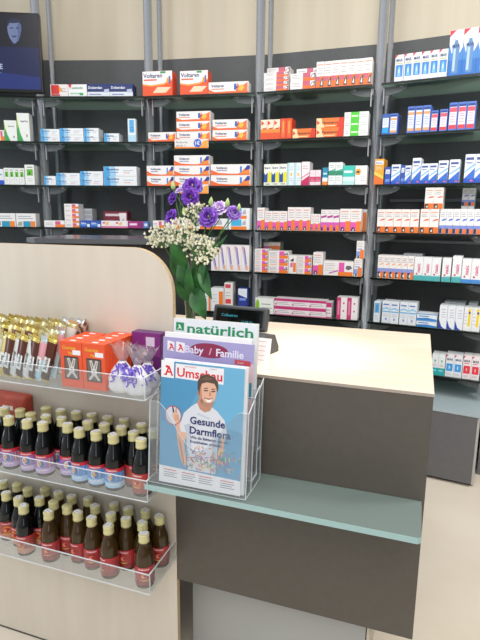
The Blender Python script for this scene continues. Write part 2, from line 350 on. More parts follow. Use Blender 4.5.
 'magenta_wide': ('#efebea', [('r', .5, 0, .98, .28, '#f08030'), ('r', .52, .28, .7, .92, '#e45ab0'), ('p', [(.74, .5), (.84, .4), (.96, .55), (.9, .72), (.76, .7)], '#6a6470'), ('p', [(.2, .12), (.5, .3), (.5, .4), (.2, .2)], '#c05ab0')] + lines(.06, .4, (.35, .5, .68, .8), '#8a8a94')),
 'white_orange_side': ('#eceaea', [('r', .55, .1, .9, .6, '#f08030'), ('r', .2, .35, .5, .6, '#e06ab0'), ('p', [(.15, .7), (.6, .65), (.6, .85)], '#3a3038')]),
 'ratio_s': ('#f0ecea', [('r', .0, .12, .5, .42, '#8aa0dc'), ('r', .5, 0, 1, .5, '#f08030'), ('p', [(.1, .02), (.45, .05), (.3, .2)], '#2c2026'), ('r', .15, .52, .8, .57, '#5a7ad0')] + lines(.12, .85, (.68, .78, .88), '#a49aa2')),
 'green_dot': ('#eef2ee', [('p', [(.12+.13*math.cos(t*PI/6)*.8, .5+.42*math.sin(t*PI/6)) for t in range(12)], '#86c02c')] + lines(.34, .9, (.35, .6), '#8a9a8a', .05)),
 'pink_flat': ('#f1eaee', [('r', 0, .7, 1, 1, '#c8397c'), ('r', 0, 0, 1, .1, '#d86a9a')] + lines(.1, .9, (.3, .5), '#9d93a6', .05) + [('r', .06, .22, .14, .4, '#cc4a88')]),
 'pink_stripe': ('#f0edf0', [('r', .0, 0, .4, 1, '#c83a74'), ('r', .1, .2, .28, .85, '#e38ab0'), ('r', .6, .7, .75, .78, '#cc4a88'), ('r', .6, .35, .75, .43, '#cc4a88')]),
 # bay behind flowers
 'volt_big': ('#ee5a30', [('p', [(0, 1), (1, 1), (1, .66), (.7, .5), (.3, .44), (0, .5)], '#f2f0f0'), ('p', [(0, .5), (.3, .44), (.7, .5), (1, .66), (1, .6), (.7, .43), (.3, .38), (0, .44)], '#f7a54a'), ('t', 'Voltaren', .03, .74, .17, '#26356e', .66), ('r', .05, .62, .48, .68, '#e06848'), ('p', [(.34, .12), (.78, .12), (.96, .34), (.5, .36)], '#f3d9b8'), ('r', .88, .5, .94, .78, '#2a62c0'), ('r', .6, .9, .78, .98, '#3a9a5a'), ('p', [(.8, .55), (.88, .5), (.9, .74), (.82, .7)], '#f0a03c')]),
 'volt_flat': ('#f2efee', [('p', [(0, 0), (1, 0), (1, .16), (.55, .2), (.15, .16), (0, .4)], '#f06a30'), ('p', [(.68, .12), (.98, .12), (.98, .92), (.8, .55), (.72, .9)], '#f0753a'), ('p', [(.74, .3), (.84, .2), (.9, .5), (.82, .8)], '#f6c04a'), ('r', .64, .3, .7, .82, '#2a62c0'), ('r', .7, .45, .73, .6, '#1f2f68'), ('t', 'Voltaren', .07, .56, .24, '#26356e', .46), ('r', .08, .36, .4, .44, '#e08a6a')]),
 'volt_gel': ('#f2efee', [('p', [(0, 0), (1, 0), (1, .16), (.55, .12), (.2, .2), (0, .5)], '#f06a30'), ('p', [(.7, .12), (.98, .1), (.98, .6), (.88, .7), (.8, .4)], '#f08a3a'), ('r', .74, .25, .79, .8, '#3a82d8'), ('p', [(.84, .4), (.92, .9), (.99, .9), (.99, .55)], '#2a3f96'), ('t', 'Voltaren', .14, .56, .22, '#26356e', .44), ('r', .15, .38, .42, .45, '#7a86b0')]),
 'blue_orange_flat': ('#e9eef0', [('r', .12, .34, .62, .96, '#3fb0de'), ('r', .12, 0, .86, .3, '#f08030'), ('p', [(.64, .4), (.84, .45), (.8, .9), (.68, .7)], '#b8b0b8')]),
 'wave_pack': ('#eee9ea', [('p', [(.05, .95), (.35, .95), (.75, .1), (.5, .1)], '#b9a8d8'), ('p', [(.0, .95), (.12, .95), (.3, .6), (.1, .8)], '#f0a060'), ('p', [(.55, .05), (.85, .05), (.85, .25), (.6, .2)], '#f0b080'), ('p', [(.3, .9), (.42, .9), (.7, .3), (.6, .25)], '#6f6aa8')]),
 'orange_stripe': ('#eef0f2', [('r', .62, .0, .95, .86, '#f4832e')] + lines(.1, .5, (.4, .55, .7), '#b0b4bc')),
 'red_yellow': ('#ece8e6', [('r', .12, .28, .8, .44, '#e04848'), ('r', .2, .1, .8, .2, '#f2b83a'), ('r', .1, .82, .75, .95, '#d84a5a')] + lines(.15, .75, (.55, .65), '#a0a0a8')),
 'deep_blue': ('#2f3f96', [('p', [(0, .75), (1, .6), (1, 1), (0, 1)], '#dfe6f2'), ('r', .15, .5, .85, .6, '#7f9ae0'), ('r', .1, .05, .6, .14, '#f080a0')]),
 # bay right of screen
 'red_pack': ('#efe9e8', [('r', .05, .2, .5, .95, '#d83a3a'), ('p', [(.5, .3), (.7, .5), (.5, .9)], '#f2a24a'), ('r', .05, .05, .55, .18, '#b0303a')] + lines(.62, .92, (.4, .6), '#9a9a9a', .05)),
 'green_pack': ('#eff2f0', [('p', [(0, 1), (.2, 1), (.1, .6)], '#d83a4a'), ('t', 'Lemocin', .2, .62, .2, '#3a7a5a', .62), ('r', .1, .2, .7, .3, '#9cc8a8'), ('r', .6, .1, .8, .3, '#3aa86a')]),
 'navy_pack': ('#24356e', [('r', 0, 0, 1, .36, '#dfe4ec'), ('t', 'Dobendan', .05, .6, .2, '#e8ecf6', .7), ('p', [(.74, .3), (.96, .3), (.96, .6), (.74, .55)], '#b8c4dc'), ('r', .08, .12, .6, .2, '#7a8ab8')]),
 'bepan': ('#edf1f4', [('p', [(0, 0), (.2, 0), (.16, 1), (0, 1)], '#4fa8e2'), ('p', [(.2, 0), (.38, 0), (.34, 1), (.16, 1)], '#a4d2ef'), ('t', 'Bepanthen', .1, .6, .22, '#1f3f86', .56), ('r', .12, .34, .44, .42, '#6a8cc0'), ('r', .6, .3, .8, .38, '#f0b0a0'), ('r', .6, .55, .9, .62, '#a8c0d8')]),
 'bepan_tall': ('#e6f0f6', [('r', 0, .0, 1, .3, '#b8dcf0'), ('r', .2, .4, .8, .95, '#5aaee4')] + lines(.25, .75, (.5, .6), '#1f3f86')),
 'ibu_flat': ('#f0ecea', [('r', .54, 0, 1, .42, '#f08030'), ('r', .54, .42, .8, .9, '#d85a8a')] + lines(.08, .45, (.4, .6), '#9a98a4', .06)),
 'blue_tube': ('#2f56b4', [('r', .05, .25, .7, .6, '#4a86d8'), ('r', .7, .1, .95, .5, '#e8eef4'), ('t', 'Salbe', .1, .5, .25, '#e6ecf8', .5)]),
 'white_pink': ('#f0e9ec', [('r', 0, 0, 1, .25, '#e07aa4'), ('p', [(.3, .4), (.5, .4), (.6, .8), (.4, .8)], '#e8c050'), ('r', .1, .6, .3, .8, '#c04a86')]),
 'magenta_tube': ('#b03a86', [('r', .1, .4, .6, .7, '#e8d8e8'), ('r', .7, .1, .95, .9, '#8a2a70')]),
 'blue_end': ('#5a7fc0', [('r', .2, .3, .8, .7, '#d4e0f0')]),
 'dark_red': ('#7a2436', [('r', .08, .7, .7, .85, '#dcc8cc'), ('p', [(.7, .1), (.95, .1), (.95, .9), (.65, .9)], '#e8e4e6'), ('p', [(.74, .1), (.85, .1), (.82, .6)], '#2a2226')] + lines(.1, .5, (.3, .45), '#b07a86')),
 # bay below screen
 'green_swoosh': ('#eff2ee', [('p', [(0, 0), (.45, 0), (.22, .3), (.1, .6), (0, 1)], '#3aa84e'), ('p', [(0, 1), (.1, .6), (.05, .45), (0, .5)], '#b6e04a'), ('t', 'GeloTon', .3, .68, .06, '#3c4048', .6), ('r', .7, .15, .8, .25, '#8a9090')]),
 'green_photo': ('#eff1ee', [('r', .2, .46, .85, .78, '#6ab83a'), ('p', [(.35, .5), (.6, .5), (.5, .72)], '#2e6a34'), ('r', .25, .85, .85, .9, '#8a9a8a')] + lines(.25, .8, (.2, .3), '#b0b8b0')),
 'white_blue_base': ('#e8ecf2', [('r', 0, 0, 1, .28, '#2a56c8'), ('r', .3, .6, .8, .7, '#8a9ac8')]),
 'teal_orange_flat': ('#eeedeb', [('r', .35, 0, .72, .42, '#2a9abc'), ('r', .72, 0, .96, .42, '#f08a3a'), ('p', [(.05, .08), (.3, .1), (.3, .4), (.1, .36)], '#a8a49c')] + lines(.1, .85, (.6, .76), '#9aa0b0', .05)),
 'grey_tray': ('#b9bdc4', [('r', .05, .6, .95, .9, '#d4d8de')]),
 'plain_orange': ('#e8dcd4', [('r', 0, 0, .5, .4, '#c86aa4'), ('r', .4, 0, 1, .5, '#e07a3c')]),
}
_cart = {}
def carton_mesh(design, w, h, d):
    k = (design, round(w, 3), round(h, 3), round(d, 3))
    if k in _cart: return _cart[k]
    base, items = DESIGN[design]
    mb = MB()
    mb.box(-w/2, 0, 0, w/2, d, h, M(base, .42), .0008)
    lay = 0
    for it in items:
        lay += 1; y = -.0002-.00012*lay
        if it[0] == 'r':
            _, x0, y0, x1, y1, c = it
            mb.poly([(-w/2+w*a, y, h*bb) for a, bb in ((x0, y0), (x1, y0), (x1, y1), (x0, y1))], M(c, .42))
        elif it[0] == 'p':
            mb.poly([(-w/2+w*min(max(a, .005), .995), y, h*min(max(bb, .005), .995)) for a, bb in it[1]], M(it[2], .42))
        elif it[0] == 't':
            _, t, x, z, hh, c, mw = it
            mb.text(t, -w/2+w*x, h*z, h*hh, M(c, .42), y, mw*w, True)
        elif it[0] == 'tv':
            _, t, x, z, hh, c, ln = it
            X0 = -w/2+w*x; Z0 = h*z
            mb.text(t, 0, 0, w*hh, M(c, .42), y, ln*h, True, warp=lambda a, bz, X0=X0, Z0=Z0, y=y: (X0-bz, y, Z0+a))
    # closing flap seam on the top
    mb.poly([(-w/2+.002, d*.02+.001, h+.0002), (w/2-.002, d*.02+.001, h+.0002), (w/2-.002, d*.02+.0016, h+.0002), (-w/2+.002, d*.02+.0016, h+.0002)], M('#8f9296', .6))
    _cart[k] = mb.mesh('carton')
    return _cart[k]
FRONTV = -.088
NCART = 0
def cartons(b, row, px0, px1, ytop, design, desc, n=1, st=1, d=.10, v=FRONTV, base=None, uoff=None, where='', wl=None, levels=None):
    """n cartons side by side between two sight lines, st high, standing on the shelf board"""
    global NCART
    z0 = ROWZ[row] if base is None else base
    pm = (px0+px1)/2
    # sight line at the shelf front
    rowy = {0: 92, 1: 138, 2: 184, 3: 230, 4: 275, 5: 320, 6: 376}[row]
    u0 = hit(b, px0, rowy, v)[0]; u1 = hit(b, px1, rowy, v)[0]
    ztop = hit(b, pm, ytop, v)[1]
    wbox = (u1-u0)/n; h = (ztop-z0)/st
    a = BAY[b][3]
    out = []
    for i in range(n):
        for j in range(st):
            me = carton_mesh(design, max(wbox-.0012, .01), h-.0004, d)
            o = link('medicine_carton', me)
            jit = random.uniform(-.0025, .003) if st > 1 or n > 1 else 0
            o.location = loc(b, u0+wbox*(i+.5), v+jit, z0+h*j+.0002); o.rotation_euler[2] = a
            pos = ''
            if n > 1:
                pos = ', %s of %s' % (ORD[i+1], NUM[n]) if n > 2 else (', left one' if i == 0 else ', right one')
            if st == 2: pos += ', '+('lower' if j == 0 else 'upper')
            elif st > 2: pos += ', '+('bottom' if j == 0 else 'topmost' if j == st-1 else 'level %s' % NUM[j+1])
            if levels: pos = ', '+levels[j]
            tag(o, '%s%s%s, %s, %s' % (desc, where, pos, ROWN[row], BAYN[b]), 'medicine box', wl or ('cartons on the %s, %s' % (ROWN[row], BAYN[b])))
            NCART += 1; out.append(o)
    return out, ztop
C = cartons
# ---- rightmost bay
C(4, 0, 393.2, 402, 55, 'spray_blue', 'white-blue spray carton standing apart, leftmost')
C(4, 0, 402.3, 445.2, 51.5, 'spray_blue', 'white-blue spray carton with red corner', 5)
C(4, 0, 445.6, 487.5, 28.5, 'blister', 'tall blue blister pack with bottle', 3, d=.05)
C(4, 1, 381, 388.5, 114, 'blue_cyan', 'small blue and cyan carton')
C(4, 1, 388.6, 396.6, 113.5, 'blue_orange', 'small blue and orange carton near post')
C(4, 1, 406, 429, 106, 'blue_orange', 'blue carton with orange bands', 3)
C(4, 1, 429.3, 436.5, 110.5, 'blue_red', 'short red-blue carton, left one')
C(4, 1, 438, 446, 109.2, 'blue_red', 'short red-blue carton, right one')
C(4, 1, 446.8, 473.4, 102, 'blue_red', 'tall red-blue carton', 3)
C(4, 2, 373.6, 383, 159, 'orange_box', 'bright orange-yellow carton beside the post')
C(4, 2, 384, 390, 167, 'blue_box', 'narrow deep blue carton next to orange')
C(4, 2, 390.6, 399.6, 164.5, 'swoosh', 'short white-blue carton before narrow blue pair')
C(4, 2, 400, 404, 165, 'blue_box', 'thin deep blue carton in the middle')
C(4, 2, 404.2, 410.4, 165.5, 'swoosh', 'narrow white-blue carton before the tall one')
C(4, 2, 411, 419.6, 158, 'swoosh', 'tall white-blue carton, fourth white-blue')
C(4, 2, 419.9, 436.3, 163.5, 'swoosh', 'white-blue carton right of tall one', 2)
C(4, 2, 437, 446.8, 160.5, 'swoosh', 'large white-blue carton, left of pair')
C(4, 2, 448, 458.5, 159.5, 'swoosh', 'large white-blue carton, right of pair')
C(4, 2, 463, 484, 154, 'swoosh', 'largest white-blue carton at far right', 2)
C(4, 3, 376.4, 418, 209.3, 'ratio_orange', 'white carton with orange base', 5)
C(4, 3, 419.3, 438, 209, 'ratio_orange', 'white-orange carton under the raised pair', 2)
zz = hit(4, 429, 209, FRONTV)[1]
C(4, 3, 422.4, 440.5, 187.5, 'ratio_orange', 'white-orange carton stacked on others', 2, base=zz+.0006)
C(4, 3, 438.6, 480.3, 209, 'ratio_blue', 'white carton, blue-orange base', 6)
C(4, 3, 459, 472, 206, 'ratio_blue', 'rear white carton hidden below raised pair', 2, v=.06)
zz = hit(4, 465.5, 206, .06)[1]
C(4, 3, 459, 472, 188, 'ratio_blue', 'rear white-blue carton raised behind', 2, v=.06, base=zz+.0006)
C(4, 4, 377, 413, 255.6, 'ratio_lower', 'white carton with orange-lilac base', 6)
C(4, 4, 402, 421, 253.5, 'grey_tray', 'grey-white carton in the back row', 2, v=.03)
C(4, 4, 413.4, 440, 257.3, 'teal_pink', 'white carton, teal base, pink lettering', 3)
C(4, 4, 441.5, 450.5, 258, 'teal_pink', 'white teal-base carton after gap')
C(4, 4, 451.5, 461, 256, 'teal_pink', 'tallest white teal-base carton')
C(4, 4, 461.3, 480.5, 259, 'blue_bottom_pink', 'white carton, blue base, pink lettering', 2)
C(4, 5, 373.2, 379.4, 301.3, 'pale_tall', 'narrow pale blue carton')
C(4, 5, 381.3, 398.3, 301.4, 'steri_blue', 'white carton with blue band, left pair', 2)
C(4, 5, 399, 416, 302.6, 'steri_blue', 'white carton with blue band, right pair', 2)
C(4, 5, 416.4, 437, 314, 'flat_blue', 'flat white-blue carton', 1, 2)
C(4, 5, 438.8, 463.2, 306, 'swoosh_dark', 'white carton with navy swoosh', 3)
C(4, 5, 463.4, 480.5, 308, 'yellow_box', 'white carton with yellow bar', 2)
C(4, 5, 443, 464, 302, 'grey_tray', 'pale grey carton in the back row', 3, v=.045)
C(4, 5, 467, 476, 303, 'grey_tray', 'single pale grey carton at back', 1, v=.045)
C(4, 6, 430.5, 444, 354.5, 'teal_base', 'small white carton with teal base', 2)
C(4, 6, 444.5, 461.3, 355, 'spray_blue2', 'white carton with blue square', 2)
C(4, 6, 461.7, 479.2, 356.5, 'spray_red', 'white carton with red square', 2)
# ---- bay above counter
C(3, 0, 263.6, 288.5, 72, 'ibu_wide', 'white-pink-orange carton in tall stack', 1, 4)
C(3, 0, 266.5, 289.5, 67.5, 'ibu_wide', 'rear white-pink carton behind tall stack', 1, 4, v=.04)
C(3, 0, 290, 315, 73, 'ibu_wide', 'white-pink-orange carton in short stack', 1, 2)
C(3, 0, 296, 317, 68.5, 'ibu_wide', 'rear white-pink carton behind short stack', 1, 2, v=.04)
C(3, 0, 315.6, 371, 59.8, 'ibu_tall', 'upright white carton with orange base', 7)
C(3, 1, 260.4, 279.6, 119.5, 'flame', 'upright cream-orange carton', 3)
C(3, 1, 280, 291.6, 118.3, 'flame_side', 'narrow red-orange carton', 2)
C(3, 1, 292.3, 315, 128.5, 'flame_flat', 'single flat orange carton lying down')
C(3, 1, 315.8, 343, 117.8, 'flame_flat', 'flat orange carton in pair', 1, 2)
C(3, 1, 343.3, 367.5, 111.7, 'green_flat', 'white-green carton', 1, 3)
C(3, 2, 263.7, 286.8, 164, 'yellow_blue', 'white carton, blue-yellow picture', 3)
C(3, 2, 287, 300.8, 162.7, 'pale_cyan', 'pale blue and white carton', 2)
C(3, 2, 301.2, 309.2, 161.7, 'pink_box', 'tall white and pink carton')
C(3, 2, 309.6, 320.5, 170, 'pink_small', 'small pink carton', 2)
C(3, 2, 322, 327.5, 167.5, 'teal_orange', 'small dark teal carton, orange base')
C(3, 2, 328, 342, 162.3, 'green_white', 'white carton with green band', 2)
C(3, 2, 342.3, 354.3, 165.5, 'teal_wide', 'turquoise and white carton')
C(3, 2, 354.6, 366.5, 165.5, 'white_orange_blob', 'white carton with orange oval')
C(3, 3, 257, 264.3, 207.6, 'magenta', 'tall magenta-orange carton beside post')
C(3, 3, 264.6, 286.8, 211, 'magenta', 'shorter magenta-orange carton', 3)
C(3, 3, 287.2, 310, 207.2, 'magenta', 'taller magenta-orange carton', 3)
C(3, 3, 310.3, 320, 214, 'magenta', 'smallest magenta-orange carton', 2)
C(3, 3, 320.3, 338.8, 209.7, 'magenta2', 'white carton with purple stripe', 3)
C(3, 3, 339.2, 360.7, 208.8, 'magenta', 'broad magenta-orange carton at right', 2)
C(3, 3, 355.5, 366.3, 209.3, 'orange_stripe', 'rear white-orange carton behind broad pair', 1, v=.03)
C(3, 4, 254.6, 267.8, 249, 'magenta_flat', 'small flat magenta-orange carton', 1, 4)
C(3, 4, 268.2, 288, 251, 'magenta_flat', 'larger flat magenta-orange carton', 1, 3)
C(3, 4, 263, 279.5, 242, 'plain_orange', 'rear shaded orange carton', 1, 4, v=.05)
C(3, 4, 288.3, 296.5, 255.3, 'white_orange_side', 'upright white-orange carton between stacks')
C(3, 4, 296.8, 311, 255.7, 'magenta_flat', 'middle-stack magenta-orange carton', 1, 3)
C(3, 4, 312.5, 322.3, 252.3, 'magenta', 'tall upright magenta-orange carton')
C(3, 4, 322.8, 353.2, 261.3, 'magenta_wide', 'wide white magenta-orange carton lying')
_, zt = C(3, 4, 353.6, 361.3, 258.8, 'ratio_s', 'white-blue-orange carton at right end, lower')
C(3, 4, 355, 362.6, 241, 'ratio_s', 'white-blue-orange carton at right end, upper', base=zt+.0006)
C(3, 5, 255, 273.3, 298.3, 'green_dot', 'white carton with green dot')
C(3, 5, 273.7, 325.6, 299.6, 'pink_flat', 'flat pink-topped carton', 3, 2)
C(3, 5, 325.9, 331, 302.5, 'pink_flat', 'narrow upright pink-topped carton')
C(3, 5, 336, 357, 297.7, 'pink_stripe', 'upright white carton with crimson stripe', 2)
# ---- bay behind flowers
C(2, 0, 142.7, 172.5, 71, 'volt_big', 'large orange-white plaster carton, left')
C(2, 0, 180, 208, 70.5, 'volt_big', 'large orange-white plaster carton, right')
C(2, 0, 208.4, 248.5, 81.7, 'volt_flat', 'long flat white-orange gel carton', v=-.087)
C(2, 1, 148.2, 176, 132.2, 'volt_flat', 'single flat gel carton at left')
C(2, 1, 176.5, 210.5, 111.2, 'volt_flat', 'gel carton in middle stack', 1, 3)
C(2, 1, 212.5, 247.5, 119.4, 'volt_flat', 'gel carton in right pair', 1, 2)
C(2, 2, 147, 174, 165.7, 'volt_gel', 'striped gel carton in left pair', 1, 2)
C(2, 2, 174.4, 209.6, 155.3, 'volt_gel', 'striped gel carton in middle stack', 1, 3)
C(2, 2, 210.6, 250.2, 164.2, 'volt_gel', 'striped gel carton in right pair', 1, 2)
C(2, 3, 153, 164, 220.5, 'ibu_flat', 'small white-orange carton at left')
C(2, 3, 166, 194, 219.5, 'ibu_flat', 'white-orange carton behind purple blooms', 2)
C(2, 3, 196, 227.5, 218.5, 'blue_orange_flat', 'left blue-orange carton behind flowers')
C(2, 3, 228.5, 249.5, 208, 'blue_orange_flat', 'right blue-orange carton', 1, 2)
C(2, 4, 211, 218.6, 253, 'wave_pack', 'single lilac-patterned pack at left')
C(2, 4, 219, 249, 245.2, 'wave_pack', 'white pack with lilac waves', 4)
C(2, 5, 205, 210.6, 291, 'orange_stripe', 'orange-striped carton behind leaf')
C(2, 5, 211, 223.6, 288, 'orange_stripe', 'white carton with orange stripe')
C(2, 5, 224.2, 232.6, 282.8, 'red_yellow', 'tall white red-yellow carton')
C(2, 5, 237.8, 246.8, 288.5, 'deep_blue', 'deep blue and white carton')
# ---- bay right of screen
C(1, 0, 50.3, 68, 84.3, 'red_pack', 'flat red and white carton')
C(1, 0, 68.3, 87, 84.3, 'green_pack', 'flat white carton, green lettering')
C(1, 0, 87.3, 133, 83.7, 'navy_pack', 'flat navy and white carton', 2)
C(1, 1, 40.6, 59.6, 129, 'bepan', 'blue-white ointment carton, left stack', 1, 2)
C(1, 1, 59.9, 83.5, 128.2, 'bepan', 'blue-white ointment carton, middle stack', 1, 2)
C(1, 1, 84, 98.8, 128, 'bepan', 'blue-white ointment carton, third stack', 1, 2)
C(1, 1, 104, 119, 133.3, 'bepan', 'single flat blue-white ointment carton')
C(1, 1, 128, 136, 118.7, 'bepan_tall', 'upright pale blue narrow carton', d=.04)
C(1, 2, 44.3, 56, 176, 'bepan', 'shortest single blue-white carton at left')
C(1, 2, 56.4, 80, 173, 'bepan', 'flat blue-white carton, left stack', 1, 2)
C(1, 2, 80.4, 103, 171.2, 'bepan', 'flat blue-white carton, middle stack', 1, 2)
C(1, 2, 104, 137, 166.5, 'bepan', 'large flat blue-white carton', 1, 2)
C(1, 3, 44.6, 65, 220.5, 'ibu_flat', 'single flat orange-pink carton by post')
C(1, 3, 65.4, 79.6, 203.8, 'ibu_flat', 'orange-pink carton in tall stack', 1, 5)
C(1, 3, 81.5, 93, 208.5, 'grey_tray', 'rear pale carton beside tall stack', 1, 4, v=.03)
C(1, 3, 80, 101, 220.5, 'blue_tube', 'flat blue and white carton', 2)
C(1, 3, 101.3, 128, 220.8, 'white_pink', 'flat white and pink carton', 2)
C(1, 3, 128.3, 143, 221.3, 'magenta_tube', 'flat magenta carton near right end')
C(1, 3, 143.3, 148.5, 221.5, 'blue_end', 'small blue carton at right end')
C(1, 3, 104, 128, 211.3, 'dark_red', 'dark red carton standing at back', v=.04)
# ---- bay below screen
C(0, 1, -4, 4.5, 130, 'ibu_flat', 'white carton cut by left edge')
C(0, 1, 4.9, 17.3, 120.3, 'green_swoosh', 'shorter white-green carton')
C(0, 1, 17.8, 30.3, 113, 'green_swoosh', 'taller white-green carton', d=.08)
C(0, 2, -4, 4.4, 169, 'white_blue_base', 'white carton with blue base')
C(0, 2, 4.7, 25, 168, 'green_photo', 'white carton with green picture', 4)
C(0, 2, 25.5, 35, 164.7, 'green_photo', 'tallest white carton with green picture', d=.14)
C(0, 3, -5, 16.3, 213.2, 'teal_orange_flat', 'flat teal-orange carton, left')
C(0, 3, 16.9, 36.5, 213.4, 'teal_orange_flat', 'flat teal-orange carton, right')

# price cards clipped to the shelf fronts
def price_card(b, row, px0, px1, y0, y1, label, txt):
    u0 = hit(b, px0, y0, -.104)[0]; u1 = hit(b, px1, y0, -.104)[0]; zt = hit(b, px0, y0, -.104)[1]; zb = hit(b, px0, y1, -.104)[1]
    w, h = u1-u0, zt-zb
    mb = MB(); mb.box(0, -.002, -h, w, 0, 0, M('#e9e6e2'), 0)
    mb.poly([(0, -.0024, -h), (w, -.0024, -h), (w, -.0024, -h*.9), (0, -.0024, -h*.8)], M('#f08a3a'))
    mb.poly([(w*.72, -.0023, -h*.97), (w*.99, -.0023, -h*.97), (w*.99, -.0023, -h*.1), (w*.85, -.0023, -h*.2)], M('#f6a94e'))
    r = h*.46
    mb.poly([(w*.68+r*math.cos(t*PI/10), -.0028, -h*.45+r*math.sin(t*PI/10)) for t in range(20)], M('#4466c8'))
    mb.text('1€', w*.68, -h*.62, h*.38, M('#eef2fa'), -.0031, r*1.3, True, 'c')
    if txt:
        mb.text('Fordern Sie', w*.05, -h*.42, h*.2, M('#3a3f66'), -.0026, w*.4)
        mb.text('alle Nr. 1!', w*.05, -h*.78, h*.2, M('#3a3f66'), -.0026, w*.36)
    o = mb.obj('price_card'); o.location = loc(b, u0, -.1045, zt); o.rotation_euler[2] = BAY[b][3]
    tag(o, label, 'price card', 'promotional cards on the shelf edges')
price_card(2, 1, 174.7, 208.5, 139.5, 148.6, 'white-orange promo card with blue disc on second shelf edge', True)
price_card(2, 2, 179, 208.5, 184.5, 193.6, 'promo card with blue disc just behind the purple blooms', True)

# wire basket on the fourth-shelf level behind the lilac packs
def basket():
    mb = MB(); WM = M('#6d7278', .4, .5)
    w, d, h = .20, .12, .10
    for z in (0, .05, h):
        mb.tube([(0, 0, z), (w, 0, z), (w, d, z), (0, d, z), (0, 0, z)], .003, WM, 6)
    for i in range(6):
        x = w*i/5; mb.tube([(x, 0, h), (x, 0, 0), (x, d, 0), (x, d, h)], .002, WM, 6)
    u, _ = hit(2, 226, 240, .06)
    o = mb.obj('wire_basket'); o.location = loc(2, u, .06, 1.143+.075); o.rotation_euler[2] = BAY[2][3]
    mb = MB(); mb.box(.0, 0, .0, .20, .11, .0715, M('#2d2f31'), .002)
    s = mb.obj('black_plinth_box'); s.location = loc(2, u, .06, 1.1402); s.rotation_euler[2] = BAY[2][3]
    tag(s, 'black box under the wire basket behind the lilac packs', 'box')
    tag(o, 'grey wire basket behind the lilac-patterned packs', 'basket')
basket()
# rails and a device built for unclear grey shapes behind the rightmost bay's cartons
def rail(row, z, name, label):
    mb = MB(); mb.box(.05, .262, z-.012, .73, .282, z+.012, M('#6b7074', .35, .4), .003)
    for k in range(3): mb.box(.10+k*.26, .282, z-.006, .13+k*.26, .2995, z+.006, M('#4a4d50', .4, .4))
    o = mb.obj(name); o.location = loc(4, 0, 0, 0); o.rotation_euler[2] = BAY[4][3]; tag(o, label, 'rail', 'grey rails on the back board')
rail(3, ROWZ[3]+.20, 'back_rail', 'horizontal grey metal rail behind cartons, fourth shelf of rightmost bay')
rail(4, ROWZ[4]+.215, 'back_rail', 'horizontal grey metal rail behind cartons, fifth shelf of rightmost bay')
mb = MB()
mb.box(.18, .20, 0, .34, .28, .14, M('#35393c', .35), .012, segs=2)
mb.box(.20, .196, .04, .32, .2005, .11, M('#5a6268', .25), .002)
mb.box(.37, .2, 0, .62, .28, .13, M('#2f3235', .3), .02, segs=3)
mb.tube([(.45, .19, .03), (.45, .185, .09), (.54, .185, .10), (.55, .19, .03)], .005, M('#7a8085', .3, .4), 8)
o = mb.obj('grey_device'); o.location = loc(4, 0, 0, ROWZ[4]+.0003); o.rotation_euler[2] = BAY[4][3]
tag(o, 'dark grey device standing behind cartons on fifth shelf, rightmost bay', 'device')

